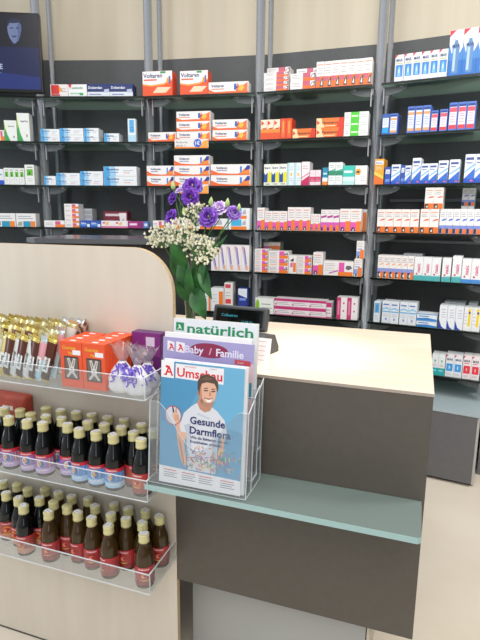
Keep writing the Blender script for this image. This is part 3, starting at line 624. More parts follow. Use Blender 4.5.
# ------------------------------------------------------------------ wall screen
def wall_screen():
    b = 0; v = -.16
    u1, zt = hit(b, 38.6, 13, v); _, zb = hit(b, 41.2, 93, v)
    w = 0.98; h = zt-zb
    root = empty('wall_screen', loc(b, u1-w, v, zb), BAY[b][3])
    mb = MB(); mb.box(0, 0, 0, w, .045, h, M('#0d0e12', .3), .006, segs=2)
    hs_ = mb.obj('housing', root)
    mb = MB(); bz = .012
    sm = lambda c, e=1.0: M(c, .3, 0, e*1.15)
    mb.poly([(bz, -.0008, bz*1.6), (w-bz, -.0008, bz*1.6), (w-bz, -.0008, h*.57), (bz, -.0008, h*.57)], sm('#131d4c', .8))
    mb.poly([(bz, -.0008, h*.57), (w-bz, -.0008, h*.57), (w-bz, -.0008, h-bz), (bz, -.0008, h-bz)], sm('#0e1120', .8))
    mb.poly([(bz, -.001, bz*1.6), (w-bz, -.001, bz*1.6), (w-bz, -.001, h*.2), (bz+.4, -.001, h*.30)], sm('#1d2f74', .8))
    # screen picture: a head in cold light
    def sp(px, py):
        u, z = hit(b, px, py, v); return (u-(u1-w), z-zb)
    def blob(cx, cy, rx, ry, col, e, y, n=24, f=None):
        pts = []
        for i in range(n):
            t = 2*PI*i/n; k = f(t) if f else 1
            x, z = sp(cx+rx*k*math.cos(t), cy-ry*math.sin(t)); pts.append((x, y, z))
        mb.poly(pts, sm(col, e))
    def pl(pts, col, e, y): mb.poly([(lambda q: (q[0], y, q[1]))(sp(*p)) for p in pts][::-1], sm(col, e))
    pl([(7.6, 21), (10, 19.5), (18, 19.6), (20.8, 22.5), (21.4, 30), (20, 37), (18, 41.5), (15.5, 43.6), (13, 42.8), (10, 38.5), (8, 33), (7.2, 27)], '#7686b0', .7, -.0014)
    pl([(7, 27), (7.4, 21), (10.5, 18.6), (17.5, 18.6), (20.6, 21), (21, 25), (18.5, 22.8), (14, 23.3), (9.5, 22.9), (8.4, 25.5)], '#1d2542', .8, -.0018)
    pl([(17.2, 24), (21.3, 24.5), (21.3, 31), (19.6, 38), (16.6, 42), (17.8, 34)], '#5a6a9c', .7, -.0016)
    for x in (11.6, 17.4):
        pl([(x-1.6, 27.6), (x+1.6, 27.4), (x+1.5, 28.6), (x-1.5, 28.8)], '#2a3358', .7, -.002)
    pl([(14.4, 28), (15.6, 33.4), (13.2, 33.6)], '#6c7cac', .7, -.0019)
    pl([(12, 35.8), (16.6, 35.6), (16.2, 37.3), (12.6, 37.5)], '#39416a', .7, -.002)
    pl([(10.5, 38.8), (13, 42.8), (15.5, 43.6), (18, 41), (16.5, 44.6), (13.2, 45)], '#222b50', .7, -.0019)
    x, z = sp(2.9, 69); mb.text('E', x, z, .030, sm('#c4d0f0', .7), -.0016, .20, True, 'r')
    x, z = sp(1.6, 73.6); mb.text('m', x, z, .012, sm('#7f90c8', .7), -.0016, .1, False, 'r')
    mb.obj('display', hs_)
    mb = MB(); mb.box(w*.3, .045, h*.3, w*.7, .09, h*.7, M('#1a1b1e', .5), .004); mb.obj('wall_mount', root)
    tag(root, 'dark wall screen showing a bluish face, at upper left', 'screen')
wall_screen()

# ------------------------------------------------------------------ floor
fl, n, l, bs = new_mat('cream_stone_floor')
tc = n.new('ShaderNodeTexCoord'); nz = n.new('ShaderNodeTexNoise'); nz.inputs['Scale'].default_value = 2.2; nz.inputs['Detail'].default_value = 6
cr = n.new('ShaderNodeValToRGB'); cr.color_ramp.elements[0].color = hexc('#ddd2c0'); cr.color_ramp.elements[1].color = hexc('#e4dacb'); cr.color_ramp.elements[0].position = .35; cr.color_ramp.elements[1].position = .65
vo = n.new('ShaderNodeTexVoronoi'); vo.inputs['Scale'].default_value = 60
c2 = n.new('ShaderNodeValToRGB'); c2.color_ramp.elements[0].color = (1, 1, 1, 1); c2.color_ramp.elements[0].position = .06; c2.color_ramp.elements[1].color = (0, 0, 0, 1); c2.color_ramp.elements[1].position = .12
mx = n.new('ShaderNodeMix'); mx.data_type = 'RGBA'; mx.inputs['B'].default_value = hexc('#f4efe2')
l.new(tc.outputs['Object'], nz.inputs['Vector']); l.new(tc.outputs['Object'], vo.inputs['Vector']); l.new(nz.outputs['Fac'], cr.inputs['Fac'])
l.new(vo.outputs['Distance'], c2.inputs['Fac']); l.new(c2.outputs['Color'], mx.inputs['Factor']); l.new(cr.outputs['Color'], mx.inputs['A']); l.new(mx.outputs['Result'], bs.inputs['Base Color'])
bs.inputs['Roughness'].default_value = .38
mb = MB(); mb.box(-5, -2.5, -.05, 4, 6, 0, fl); struct(mb.obj('floor'))

# ------------------------------------------------------------------ foreground: partition, counter, ledge
YF = 1.278; XR = -.639
mb = MB()
r = .125; ZT = 1.413
pts = [(-2.3, .0), (XR, .0), (XR, ZT-r)] + [(XR-r+r*math.cos(t*PI/24), ZT-r+r*math.sin(t*PI/24)) for t in range(1, 12)] + [(XR-r, ZT), (-2.3, ZT)]
mb.prism(pts, 'y', YF, YF+.018, MAPLE, MAPLE_EDGE)
o = mb.obj('maple_partition', recalc=True)
tag(o, 'tall pale maple partition panel with one rounded corner, carrying acrylic trays', 'partition')
mb = MB(); mb.box(-2.3, YF-.0012, .0, XR, YF-.0002, .006, M('#4b4740', .5)); mb.obj('floor_seal', o)

root = empty('counter', (XR+.03, YF, 0))
def cpart(mb, name, **k):
    ob = mb.obj(name, root, **k); ob.location = (-(XR+.03), -YF, 0); return ob
XC = .059; XL = XR+.002
mb = MB(); mb.box(XL, YF, .391, XC, 1.972, 1.076, DARKLAM, .0008); cpart(mb, 'body')
mb = MB(); mb.box(XL+.001, YF+.11, 0, -.068, 1.95, .391, M('#acaeac', .5), .001)
mb.box(-.0655, YF+.11, 0, -.055, 1.95, .39, M('#cfc6b4', .5), .001); cpart(mb, 'base_panel')
mb = MB(); mb.box(-1.9, YF+.024, 1.0765, XL, 1.972, 1.0855, TOPLAM); mb.box(XL, YF-.001, 1.0765, XC+.001, 1.973, 1.0855, TOPLAM, .0006, frontmat=M('#a89c93', .4)); cpart(mb, 'worktop')
mb = MB(); mb.box(-1.9, YF+.024, .391, XL-.001, 1.95, 1.0762, DARKLAM); cpart(mb, 'side_body')
tag(root, 'dark taupe sales counter with a pale maple worktop', 'counter')

# satin glass ledge in front of the counter
mb = MB()
pts = [(-.648, 1.112), (.045, 1.112), (.052, 1.119), (.052, 1.2765), (-.648, 1.2765)]
mb.prism(pts, 'z', .783, .799, LEDGE, LEDGE_EDGE)
o = mb.obj('glass_ledge', recalc=True); tag(o, 'greenish satin glass ledge along the counter front under the magazines', 'ledge')
for x in (-.5, -.08):
    mb = MB(); mb.box(x-.02, 1.25, .770, x+.02, 1.277, .7825, CHROME, .002); mb.obj('clamp', o)

# dark high desk behind the partition
mb = MB()
pts = [(-1.78, 2.02), (-1.70, 1.98), (-.98, 2.16), (-.90, 2.24), (-1.02, 2.62), (-1.85, 2.42)]
mb.prism(pts, 'z', 1.372, 1.394, M('#55595f', .22)); o = mb.obj('high_desk', recalc=True)
mb = MB(); mb.prism([(-1.70, 2.06), (-1.02, 2.23), (-1.08, 2.52), (-1.76, 2.35)], 'z', 0, 1.3715, M('#2c2e31', .4)); mb.obj('desk_body', o, recalc=True)
tag(o, 'dark grey high desk top seen just above the maple partition', 'desk')

# low drawer cabinets below the right bay
def low_cab(u0, u1, lab):
    a = BAY[4][3]; hgt = .435
    root = empty('low_cabinet', loc(4, u0, -.30, 0), a); w = u1-u0
    mb = MB(); mb.box(.0, .006, .012, w, .585, hgt-.014, M('#c2c0bd', .35), .001); mb.obj('carcass', root)
    mb = MB(); mb.box(.001, -.012, .02, w-.012, .0055, hgt-.016, DRAWER, .0012); mb.obj('drawer_front', root)
    mb = MB(); mb.box(0, -.014, hgt-.0135, w, .585, hgt, M('#a9b6bb', .14), .001, topmat=M('#aab8be', .12)); mb.obj('glass_top', root)
    mb = MB(); mb.box(.01, .02, 0, w-.01, .5, .0118, M('#26272a', .5)); mb.obj('plinth', root)
    tag(root, lab, 'cabinet', 'low drawer cabinets')
low_cab(.045, .735, 'low graphite drawer cabinet with pale glass top under rightmost bay')
mb = MB(); mb.box(0, 0, .0, .8, .40, .40, M('#6a696b', .45), .002)
o = mb.obj('base_cabinet'); o.location = loc(4, .745, -.12, 0); o.rotation_euler[2] = BAY[4][3]
tag(o, 'set-back grey base cabinet at the right picture edge', 'cabinet')

# ------------------------------------------------------------------ acrylic trays
TZ = [1.033, .747, .4635]
TRN = ['top', 'middle', 'lowest']
for k, z in enumerate(TZ):
    mb = MB(); t = .004; yf = 1.110; x0 = -2.25
    mb.box(x0, yf, z, XR-.001, YF-.0003, z+t, ACR)
    mb.box(x0, yf, z+t, XR-.001, yf+t, z+.060, ACR)
    mb.box(XR-.001-t, yf+t, z+t, XR-.001, YF-.0003, z+.060, ACR)
    o = mb.obj('acrylic_tray')
    mb = MB()
    mb.box(x0, yf+.0002, z+.0601, XR-.001, yf+t, z+.0612, ACR_EDGE)
    mb.box(XR-.001-t, yf+t, z+.0601, XR-.001, YF-.0003, z+.0612, ACR_EDGE)
    mb.box(XR-.0008, yf, z, XR+.0002, YF-.0003, z+.0035, ACR_EDGE)
    mb.box(XR-.0008, yf, z+.0035, XR+.0002, yf+.0035, z+.06, ACR_EDGE)
    mb.box(x0, yf-.0011, z, XR-.001, yf-.0001, z+.0022, ACR_EDGE)
    mb.obj('polished_edge', o)
    tag(o, ['clear acrylic tray with chocolate bars and orange boxes, topmost of three', 'clear acrylic tray holding purple- and blue-labelled bottles, middle of three', 'clear acrylic tray holding red-labelled brown bottles, lowest of three'][k], 'tray', 'clear trays on the maple partition')

# ------------------------------------------------------------------ juice bottles
BR, BH = .0275, .160
CASEX = float(ony(26.5, 405, 1.24)[0])
def bottle_proto(kind):
    glass = M('#0b0d0e', .07) if kind != 'red' else M('#3c2b12', .08)
    mb = MB()
    mb.lathe([(0, .002), (.022, 0), (.0262, .003), (BR-.0008, .010), (BR-.0008, .070), (BR-.0012, .076), (.0262, .088), (.0242, .099), (.0208, .110), (.0174, .120), (.0150, .129), (.0138, .136), (.0134, .142), (0, .142)], glass, 28)
    body = mb.mesh('juice_bottle', True)
    mb = MB(); g = M('#d3cc98', .32, .1); g2 = M('#c0b880', .35, .1)
    mb.lathe([(.0135, .1345), (.0155, .1350), (.0158, .1375), (.0151, .1388), (.0151, .152), (.0157, .1545), (.0154, .1580), (.0140, .1596), (.0, .1599)], g, 28, mats=[g2, g2, g2, g, g, g, g, g])
    cap = mb.mesh('cap', True)
    main = {'purple': '#9a6fb4', 'blue': '#4a90d0', 'orange': '#b04634', 'red': '#a63a3c', 'dark': '#a04a42'}[kind]
    low = {'purple': '#c3a8d2', 'blue': '#a9d0ee', 'orange': '#9a4a40', 'red': '#8a3034', 'dark': '#c48a74'}[kind]
    mb = MB(); rr = BR+.0002; top = M('#c62c38', .4) if kind in ('purple', 'blue') else M('#b8343a', .4)
    a0, a1 = math.radians(-90-150), math.radians(-90+150)
    mb.lathe([(rr, .012), (rr, .028), (rr, .058), (rr, .069)], None, 30, a0=a0, a1=a1, mats=[M(low, .4), M(main, .4), top])
    def warp(lift):
        return lambda X, Z: ((rr+lift)*math.sin(X/rr), -(rr+lift)*math.cos(X/rr), Z)
    def patch(pts, col, lift):
        w = warp(lift); mb.poly([w(*p) for p in pts], M(col, .4))
    def disc(cx, cz, rx, rz, col, lift, n=18):
        w = warp(lift)
        c = mb.bm.verts.new(w(cx, cz)); ring = [mb.bm.verts.new(w(cx+rx*math.cos(2*PI*i/n), cz+rz*math.sin(2*PI*i/n))) for i in range(n)]
        k = mb.mi(M(col, .4))
        for i in range(n):
            f = mb.bm.faces.new((c, ring[i], ring[(i+1) % n])); f.material_index = k
    if kind in ('purple', 'blue'):
        disc(0, .043, .0125, .0135, '#e6e9f0', .0003); disc(.002, .042, .0095, .0115, '#2f6fb4', .0005)
        disc(-.003, .044, .0045, .0085, '#e8a84a', .0007); disc(-.003, .049, .0028, .003, '#f0c8a0', .0009)
        for k in range(7): disc(-.016+.0053*k, .0215+.002*(k % 2), .0026, .0022, '#e9e2f0', .0004, 8)
        patch([(.024, .030), (.036, .030), (.036, .056), (.024, .056)], '#e8c22a' if kind == 'purple' else '#8abbe6', .0004)
    else:
        disc(0, .044, .0135, .011, '#8a1c1c' if kind == 'red' else '#e58a3a', .0003); disc(-.001, .043, .009, .0085, '#d8604a' if kind == 'red' else '#c2402c', .0005)
        disc(-.0045, .041, .004, .0045, '#e89a7a', .0007, 10); disc(.004, .044, .0035, .004, '#7a1418', .0007, 10)
        patch([(-.011, .030), (-.004, .028), (.004, .028), (.011, .030), (.011, .0322), (.004, .0304), (-.004, .0304), (-.011, .0322)], '#e2c04a', .0009)
        for k in range(6): patch([(.020, .026+.005*k), (.036, .026+.005*k), (.036, .0275+.005*k), (.020, .0275+.005*k)], '#d88a8a', .0004)
        if kind == 'dark': patch([(-.02, .030), (.02, .030), (.02, .040), (-.006, .034)], '#20181c', .0006)
    mb.text('Rotbäckchen', 0, .0610, .0048, M('#f2e6e6', .4), 0, .030, True, 'c', warp=warp(.0004))
    label = mb.mesh('label')
    mb = MB(); mb.box(-.0115, -.0075, .1600, .0115, .0075, .1606, M('#ececf0', .5)); mb.box(-.006, -.002, .16065, .006, -.0008, .1607, M('#8a86a8', .5))
    st = mb.mesh('price_sticker')
    return body, cap, label, st
BP = {k: bottle_proto(k) for k in ('purple', 'blue', 'orange', 'red', 'dark')}
def place_bottles(caps, tray, zt):
    P = []
    for px, py, kind in caps:
        q = onz(px, py, zt+BH); P.append([q[0], q[1], kind, q[0], q[1]])
    ymin, ymax = 1.1145+BR+.0012, YF-.002-BR
    for it in range(600):
        for a in P:
            a[0] += (a[3]-a[0])*.02; a[1] += (a[4]-a[1])*.02
        for i in range(len(P)):
            for j in range(i):
                dx = P[i][0]-P[j][0]; dy = P[i][1]-P[j][1]; d = math.hypot(dx, dy); md = 2*BR+.0012
                if d < md:
                    if d < 1e-6: dx, d = 1e-3, 1e-3
                    k = (md-d)/d*.52; P[i][0] += dx*k; P[i][1] += dy*k; P[j][0] -= dx*k; P[j][1] -= dy*k
        for a in P:
            a[1] = min(max(a[1], ymin), 1.2325-BR if (tray == 'middle' and a[0] < CASEX+BR) else ymax); a[0] = min(a[0], XR-.006-BR)
    KD = {'purple': 'purple-labelled', 'blue': 'blue-labelled', 'orange': 'orange-labelled', 'red': 'red-labelled brown', 'dark': 'red-labelled black'}
    rows = {}
    for a in P:
        t = (a[1]-ymin)/(ymax-ymin); rw = 'front' if t < .34 else 'centre' if t < .7 else 'back'
        rows.setdefault((rw, a[2]), []).append(a)
    for (rw, kd), L in rows.items():
        L.sort(key=lambda a: a[0])
        for i, a in enumerate(L):
            body, cap, label, st = BP[kd]
            o = link('juice_bottle', body); o.location = (a[0], a[1], zt+.0003)
            rz = random.uniform(-.15, .65)
            if random.random() < .15: rz -= .6
            o.rotation_euler[2] = rz
            link('label', label, o); cp_ = link('cap', cap, o)
            if random.random() < .8:
                s = link('price_sticker', st, cp_); s.rotation_euler[2] = random.uniform(-.9, .9)
            n = len(L)
            pos = 'only one' if n == 1 else '%s from left' % ORD[i+1]
            tag(o, '%s juice bottle, %s in %s row, %s tray' % (KD[kd], pos, rw, tray), 'bottle', 'small juice bottles in the %s tray' % tray)
MID = [(4.5,417.4,'purple'),(17.6,421.5,'purple'),(31.9,423,'purple'),(16,411.5,'purple'),(29.6,413.5,'purple'),(33.7,407.5,'purple'),(46.5,408.7,'purple'),(44.6,416.5,'purple'),(57.7,418,'purple'),(60,411.2,'purple'),(74,413.8,'purple'),(71.6,421,'purple'),
       (77,429,'blue'),(92,432,'blue'),(107,434.5,'blue'),(89,416.8,'blue'),(87,423,'blue'),(104,418.5,'blue'),(101.6,425.6,'blue'),
       (118.5,421,'orange'),(118,427.5,'orange'),(131.8,431,'orange'),(142.8,424.8,'orange'),(141,440,'orange'),(150.5,432,'orange'),(-8,415,'purple')]
LOW = [(5.2,482.3,'dark'),(6.2,492,'dark'),(17.6,485,'dark'),(21.4,496,'dark'),(22.3,505.5,'dark'),(30,487.8,'dark'),(39.4,499.4,'dark'),(43.8,490.6,'red'),(48,510.4,'red'),(53.3,502.6,'red'),(56.3,493,'red'),
       (67.8,505.2,'red'),(69.5,497,'red'),(82,508,'red'),(84.5,498.7,'red'),(95,512.4,'red'),(98.2,502.6,'red'),(108,526.3,'red'),(110,515,'red'),(112.6,505.2,'red'),(126,517.8,'red'),(127.3,508.4,'red'),
       (141.7,510.8,'red'),(141,521.6,'red'),(147.3,530.6,'red'),(155.8,516.3,'red'),(-8,488,'dark'),(-9,478,'dark')]
place_bottles(MID, 'middle', TZ[1]+.004)
place_bottles(LOW, 'lowest', TZ[2]+.004)

# red zip case at the left end of the middle tray
p0 = onz(0, 417, TZ[1]+.12)
mb = MB(); rd = noise_mat('red_brown_case', '#a5402f', '#b54a36', (1, 1, 1), 30, 3, .45)
CX = float(ony(26.5, 405, 1.24)[0])
mb.box(-.20, -.018, 0, .0, .024, float(ony(8, 394, 1.24)[2])-TZ[1]-.0045, rd, .014, segs=4)
o = mb.obj('red_case'); o.location = (CX, 1.2525, TZ[1]+.0043)
mb = MB(); mb.tube([(-.18, -.0185, .108), (-.016, -.0185, .108), (-.003, -.012, .108), (.0005, 0, .108), (.0005, .018, .108)], .0012, M('#5c1c14', .5), 6); mb.obj('seam', o)
mb = MB(); mb.box(-.09, -.0186, .135, -.05, -.0181, .150, M('#e2dcd6', .5)); mb.obj('paper_label', o)
tag(o, 'red-brown rounded case behind the bottles at left of middle tray', 'case')

# ------------------------------------------------------------------ top tray contents
ZT0 = TZ[0]+.0043
# orange cartons: two columns, four deep
def guarana(w, h, d):
    mb = MB(); org = M('#e5562b', .42)
    mb.box(-w/2, 0, 0, w/2, d, h, org, .0008)
    y = -.0004
    mb.text('Guarana', -w*.38, h*.83, h*.075, M('#e9b23a', .4), y, w*.62, True)
    mb.text('Ing', -w*.12, h*.73, h*.06, M('#e9b23a', .4), y, w*.2, True)
    mb.box(w*.08, -.0007, h*.72, w*.44, -.0001, h*.82, M('#eceaf0', .5))
    mb.poly([(-w*.32, y, h*.18), (w*.34, y, h*.18), (w*.34, y, h*.68), (-w*.32, y, h*.68)], M('#3c332f', .4))
    mb.poly([(-w*.28, y-.0001, h*.21), (w*.30, y-.0001, h*.21), (w*.30, y-.0001, h*.65), (-w*.28, y-.0001, h*.65)], M('#6f635a', .4))
    s = M('#d6d3d0', .4); cx = w*.01
    def bar(x0, z0, x1, z1, t, c=s, yy=-.0007):
        dx, dz = x1-x0, z1-z0; L = math.hypot(dx, dz); nx, nz = -dz/L*t, dx/L*t
        mb.poly([(x0+nx, yy, z0+nz), (x0-nx, yy, z0-nz), (x1-nx*.7, yy, z1-nz*.7), (x1+nx*.7, yy, z1+nz*.7)], c)
    bar(cx-w*.03, h*.43, cx-w*.14, h*.64, w*.075); bar(cx+w*.03, h*.43, cx+w*.14, h*.64, w*.075, s, -.00072)
    bar(cx-w*.05, h*.47, cx-w*.13, h*.61, w*.028, M('#8a7f78', .4), -.00078); bar(cx+w*.05, h*.47, cx+w*.13, h*.61, w*.028, M('#8a7f78', .4), -.00078)
    bar(cx+w*.02, h*.38, cx-w*.22, h*.22, w*.06, s, -.00074); bar(cx-w*.02, h*.38, cx+w*.22, h*.22, w*.06, s, -.00076)
    mb.poly([(cx+w*.13*math.cos(t*PI/8), -.0009, h*.39+h*.075*math.sin(t*PI/8)) for t in range(16)], s)
    mb.poly([(cx+w*.06*math.cos(t*PI/8), -.001, h*.40+h*.02*math.sin(t*PI/8)) for t in range(16)], M('#4a403a', .4))
    mb.box(-.010, d*.3, h+.0001, .008, d*.6, h+.0005, M('#ece6ea', .5))
    return mb.mesh('orange_carton')
gx0 = ony(59.5, 342, 1.128)[0]; gx1 = ony(104.5, 346, 1.128)[0]; gw = (gx1-gx0)/2
gme = guarana(gw-.001, .129, .0295)
for c in range(2):
    for k in range(4 if c == 0 else 5):
        o = link('orange_carton', gme); o.location = (gx0+gw*(c+.5)+(.0015*k if c else 0), 1.127+k*.0298, ZT0)
        tag(o, 'orange guarana carton, %s column, %s from front' % (['left', 'right'][c], ORD[k+1]), 'box', 'orange guarana cartons in the top tray')
# purple carton at the back
mb = MB(); q0 = ony(131, 331, 1.235); q1 = ony(160, 334, 1.235); w = q1[0]-q0[0]; h = 1.1815-ZT0
mb.box(0, 0, 0, w, .035, h, M('#5c1c66', .35), .0008)
mb.poly([(0.001, -.0004, h*.68), (w-.001, -.0004, h*.52), (w-.001, -.0004, h-.001), (.001, -.0004, h-.001)], M('#7c2878', .35))
mb.poly([(w*.50, -.0006, h*.74), (w*.80, -.0006, h*.74), (w*.80, -.0006, h*.92), (w*.50, -.0006, h*.92)], M('#d8c6dc', .4))
mb.text('Bonbons', w*.12, h*.38, h*.10, M('#e2c8e4', .4), -.0006, w*.62)
mb.poly([(w*.46+.006*math.cos(t*PI/8), -.0006, h*.58+.005*math.sin(t*PI/8)) for t in range(16)], M('#efe6f2', .4))
o = mb.obj('purple_carton'); o.location = (q0[0], 1.237, ZT0); tag(o, 'purple carton standing behind the ribboned bags, top tray', 'box')
# cellophane bags with lilac ribbon
def gift_bag(x, y, s, lab, ry):
    root = empty('gift_bag', (x, y, ZT0), ry)
    rnd = random.Random(int(x*1000))
    mb = MB(); seg = 18; rings = []
    wh = noise_mat('white_sweets_%d' % int(-x*1000), '#e6e2e4', '#f0eef0', (1, 1, 1), 60, 2, .5)
    prof = [(0, 0), (.030, .001), (.034, .012), (.031, .03), (.024, .046), (.013, .060), (.007, .068)]
    for r_, z_ in prof:
        ring = []
        for i in range(seg):
            t = 2*PI*i/seg; k = 1+.10*math.sin(3*t+z_*90)+rnd.uniform(-.05, .05)
            ring.append(mb.bm.verts.new((r_*s*k*math.cos(t), r_*s*.75*k*math.sin(t), z_*s)))
        rings.append(ring)
    for j in range(len(rings)-1):
        for i in range(seg):
            f = mb.bm.faces.new((rings[j][i], rings[j][(i+1) % seg], rings[j+1][(i+1) % seg], rings[j+1][i])); f.smooth = True; f.material_index = mb.mi(wh)
    mb.obj('sack', root, recalc=True)
    mb = MB(); pc = M('#7a62d0', .35)   # curled ribbon
    for k in range(12):
        a = rnd.uniform(PI*1.0, PI*2.0); pts = []
        rr = rnd.uniform(.012, .026)*s
        for i in range(9):
            t = i/8
            pts.append((math.cos(a)*rr*(.45+.9*t)+.006*math.sin(t*9+k), math.sin(a)*rr*(.6+.7*t)-.006, (.062-.034*t)*s+.004*math.cos(t*10+k)))
        mb.tube(pts, .0021, pc, 5)
    mb.tube([(.008*s*math.cos(t*PI/6), .008*s*math.sin(t*PI/6), .062*s) for t in range(13)], .002, pc, 5)
    mb.obj('ribbon', root)
    mb = MB(); seg = 20; rings = []
    for j, (r_, z_) in enumerate([(.007, .062), (.010, .070), (.018, .085), (.026, .100), (.03, .108)]):
        rings.append([mb.bm.verts.new((r_*s*(1+.28*math.sin(5*2*PI*i/seg)*(j/4))*math.cos(2*PI*i/seg), r_*s*.6*(1+.28*math.cos(4*2*PI*i/seg)*(j/4))*math.sin(2*PI*i/seg), (z_+.006*math.sin(7*2*PI*i/seg)*j/4)*s)) for i in range(seg)])
    for j in range(4):
        for i in range(seg):
            f = mb.bm.faces.new((rings[j][i], rings[j][(i+1) % seg], rings[j+1][(i+1) % seg], rings[j+1][i])); f.smooth = True; f.material_index = mb.mi(CELLO)
    mb.obj('cellophane_top', root)
    tag(root, lab, 'gift bag', 'ribboned sweet bags in the top tray')
gift_bag(-.730, 1.155, 1.22, 'small white cellophane bag with lilac ribbon, left of the three', .2)
gift_bag(-.682, 1.150, 1.15, 'small white cellophane bag with lilac ribbon, front right of the three', -.2)
gift_bag(-.680, 1.200, 1.05, 'small white cellophane bag with lilac ribbon, rear right of the three', .5)

# chocolate bars leaning in the tray
def bar_mesh(w, h, t, c1, c2, c3, txt):
    mb = MB(); m1 = M(c1, .28, .15); m2 = M(c2, .3, .1); gold = M(c3, .25, .6)
    n = 8; ringA = []
    prof = [(0, .05), (.02, .35), (.06, .9), (.5, 1), (.9, .95), (.955, .4), (.97, .08)]
    rows_ = []
    for zz_, k in prof:
        rows_.append([mb.bm.verts.new(v) for v in ((-w/2, 0, zz_*h), (-w/2*.92, -t/2*k, zz_*h), (0, -t/2*k*1.05, zz_*h), (w/2*.92, -t/2*k, zz_*h), (w/2, 0, zz_*h), (w/2*.92, t/2*k, zz_*h), (-w/2*.92, t/2*k, zz_*h))])
    for j in range(len(rows_)-1):
        mt = m1 if j in (2,) else (m2 if j == 3 else gold)
        if j == 1: mt = m1
        for i in range(7):
            f = mb.bm.faces.new((rows_[j][i], rows_[j][(i+1) % 7], rows_[j+1][(i+1) % 7], rows_[j+1][i])); f.material_index = mb.mi(mt); f.smooth = True
    # crimped ends
    for z0, z1 in ((.97, 1.03), (-.03, .0)):
        for i in range(8):
            x0 = -w/2+w*i/8; x1 = x0+w/8; yy = .0012*(-1)**i
            mb.poly([(x0, -yy, z0*h), (x1, yy, z0*h), (x1, yy*1.5, z1*h), (x0, -yy*1.5, z1*h)], gold)
    mb.poly([(-w*.3, -t/2*1.06-.0006, h*.2), (w*.3, -t/2*1.06-.0006, h*.2), (w*.3, -t/2*1.06-.0006, h*.55), (-w*.3, -t/2*1.06-.0006, h*.55)], M('#e9ecec', .4))
    X0 = w*.12; yy = -t/2*1.07-.001
    mb.text(txt, 0, 0, w*.30, M('#3a4444', .4), 0, h*.5, True, warp=lambda a, bz: (X0-bz, yy, h*.26+a))
    return mb.mesh('chocolate_bar')
BARS = [bar_mesh(.026, .112, .010, '#e7e9e8', '#dfe3e2', '#d8d0a0', 'Lavendel'), bar_mesh(.026, .112, .010, '#4a2418', '#5a2c1c', '#d9c66a', 'Schoko'),
        bar_mesh(.026, .112, .010, '#cdb96a', '#d8c98a', '#ddd3a0', 'Honig'), bar_mesh(.026, .112, .010, '#b9dff0', '#e6a9b4', '#cfdde6', 'Beere'),
        bar_mesh(.026, .112, .010, '#c9a26a', '#7a4a2a', '#e0c878', 'Nuss'), bar_mesh(.026, .112, .010, '#e3d9dc', '#e9dfe2', '#d0b85a', 'Joghurt')]
BN = ['white-silver', 'dark brown', 'golden', 'pale blue', 'tan and brown', 'pinkish white']
rowsB = [(1.131, [5, 0, 5, 0, 0, 2, 1, 0, 1, 0, 1, 3, 1], -1.235), (1.163, [2, 4, 2, 1, 2, 4, 2, 1, 4, 2, 0, 2, 3], -1.222), (1.196, [4, 2, 1, 2, 4, 2, 2, 1, 2, 2, 4, 2, 0], -1.212)]
barcount = {}
for ri, (yy, kinds, xs) in enumerate(rowsB):
    step = (gx0-.012+xs*-1-.030)/len(kinds)
    seen = {}
    for i, kd in enumerate(kinds):
        x = xs+step*i
        o = link('chocolate_bar', BARS[kd]); lean = .30+random.uniform(-.03, .03)
        o.rotation_euler = (random.uniform(-.02, .0), lean, random.uniform(-.2, .2)); 
        k_ = [1.15, 1.32, 1.45][ri]; o.scale = (1.15, 1.1, k_); o.location = (x, yy, ZT0+.009)
        seen[kd] = seen.get(kd, 0)+1
        tag(o, '%s chocolate bar, %s from left in %s row, top tray' % (BN[kd], ORD[i+1], ['front', 'second', 'third'][ri]), 'chocolate bar', 'chocolate bars leaning in the top tray')
# silver-topped patterned bag behind the orange cartons
mb = MB(); fx = noise_mat('patterned_wrap', '#7a4636', '#c8b8a8', (1, 1, 1), 90, 2, .35, .45, .55)
n = 14; ra = []
for i in range(n+1):
    t = i/n; x = -.035+.07*t; k = .010+.004*abs(math.sin(t*PI*5))
    ra.append([mb.bm.verts.new(v) for v in ((x, -k, .0), (x, -k, .105), (x, -k*1.2, .125), (x, 0, .133+.003*math.sin(t*20)), (x, k, .125), (x, k, .0))])
for i in range(n):
    for j in range(6):
        f = mb.bm.faces.new((ra[i][j], ra[i+1][j], ra[i+1][(j+1) % 6], ra[i][(j+1) % 6])); f.smooth = True
        f.material_index = mb.mi(M('#c3c9cc', .25, .6)) if j in (2, 3) else mb.mi(fx)
for rr_ in (ra[0], ra[-1]):
    f = mb.bm.faces.new(rr_); f.material_index = mb.mi(fx)
q = ony(72, 330, 1.245)
o = mb.obj('sweet_bag', recalc=True); o.location = (q[0], 1.259, ZT0); o.scale = (1.15, 1, 1.22); tag(o, 'brown patterned bag with ridged silver top behind orange cartons', 'bag')

# ------------------------------------------------------------------ magazine stand
def magazine(name, x0, x1, y, z0, z1, th, lean, cover, label, grp, copies=1, spine='#e8e8ea'):
    """cover(mb, w, h) paints the printed front"""
    w, h = x1-x0, (z1-z0)/math.cos(lean)
    mb = MB(); mb.box(0, 0, 0, w, th, h, M(spine, .45), .0005)
    cover(mb, w, h)
    o = mb.obj(name); o.location = (x0, y, z0); o.rotation_euler[0] = -lean
    tag(o, label, 'magazine', grp)
    return o
def apo_a(mb, x, z, s, y, col):
    """red pharmacy letter with serpent foot"""
    c = M(col, .4)
    mb.text('A', x, z, s, c, y, s*1.0, True)
    mb.poly([(x-s*.12, y, z), (x+s*.3, y, z), (x+s*.3, y, z+s*.14), (x-s*.05, y, z+s*.14)], c)
    mb.poly([(x+s*.28+s*.2*math.cos(t*PI/6), y-.0001, z+s*.92+s*.14*math.sin(t*PI/6)) for t in range(12)], c)
def px_cover(w, h):
    # cover coordinates measured on the photograph's cover: u right 0..1, v up 0..1
    return lambda u, v: (u*w, v*h)
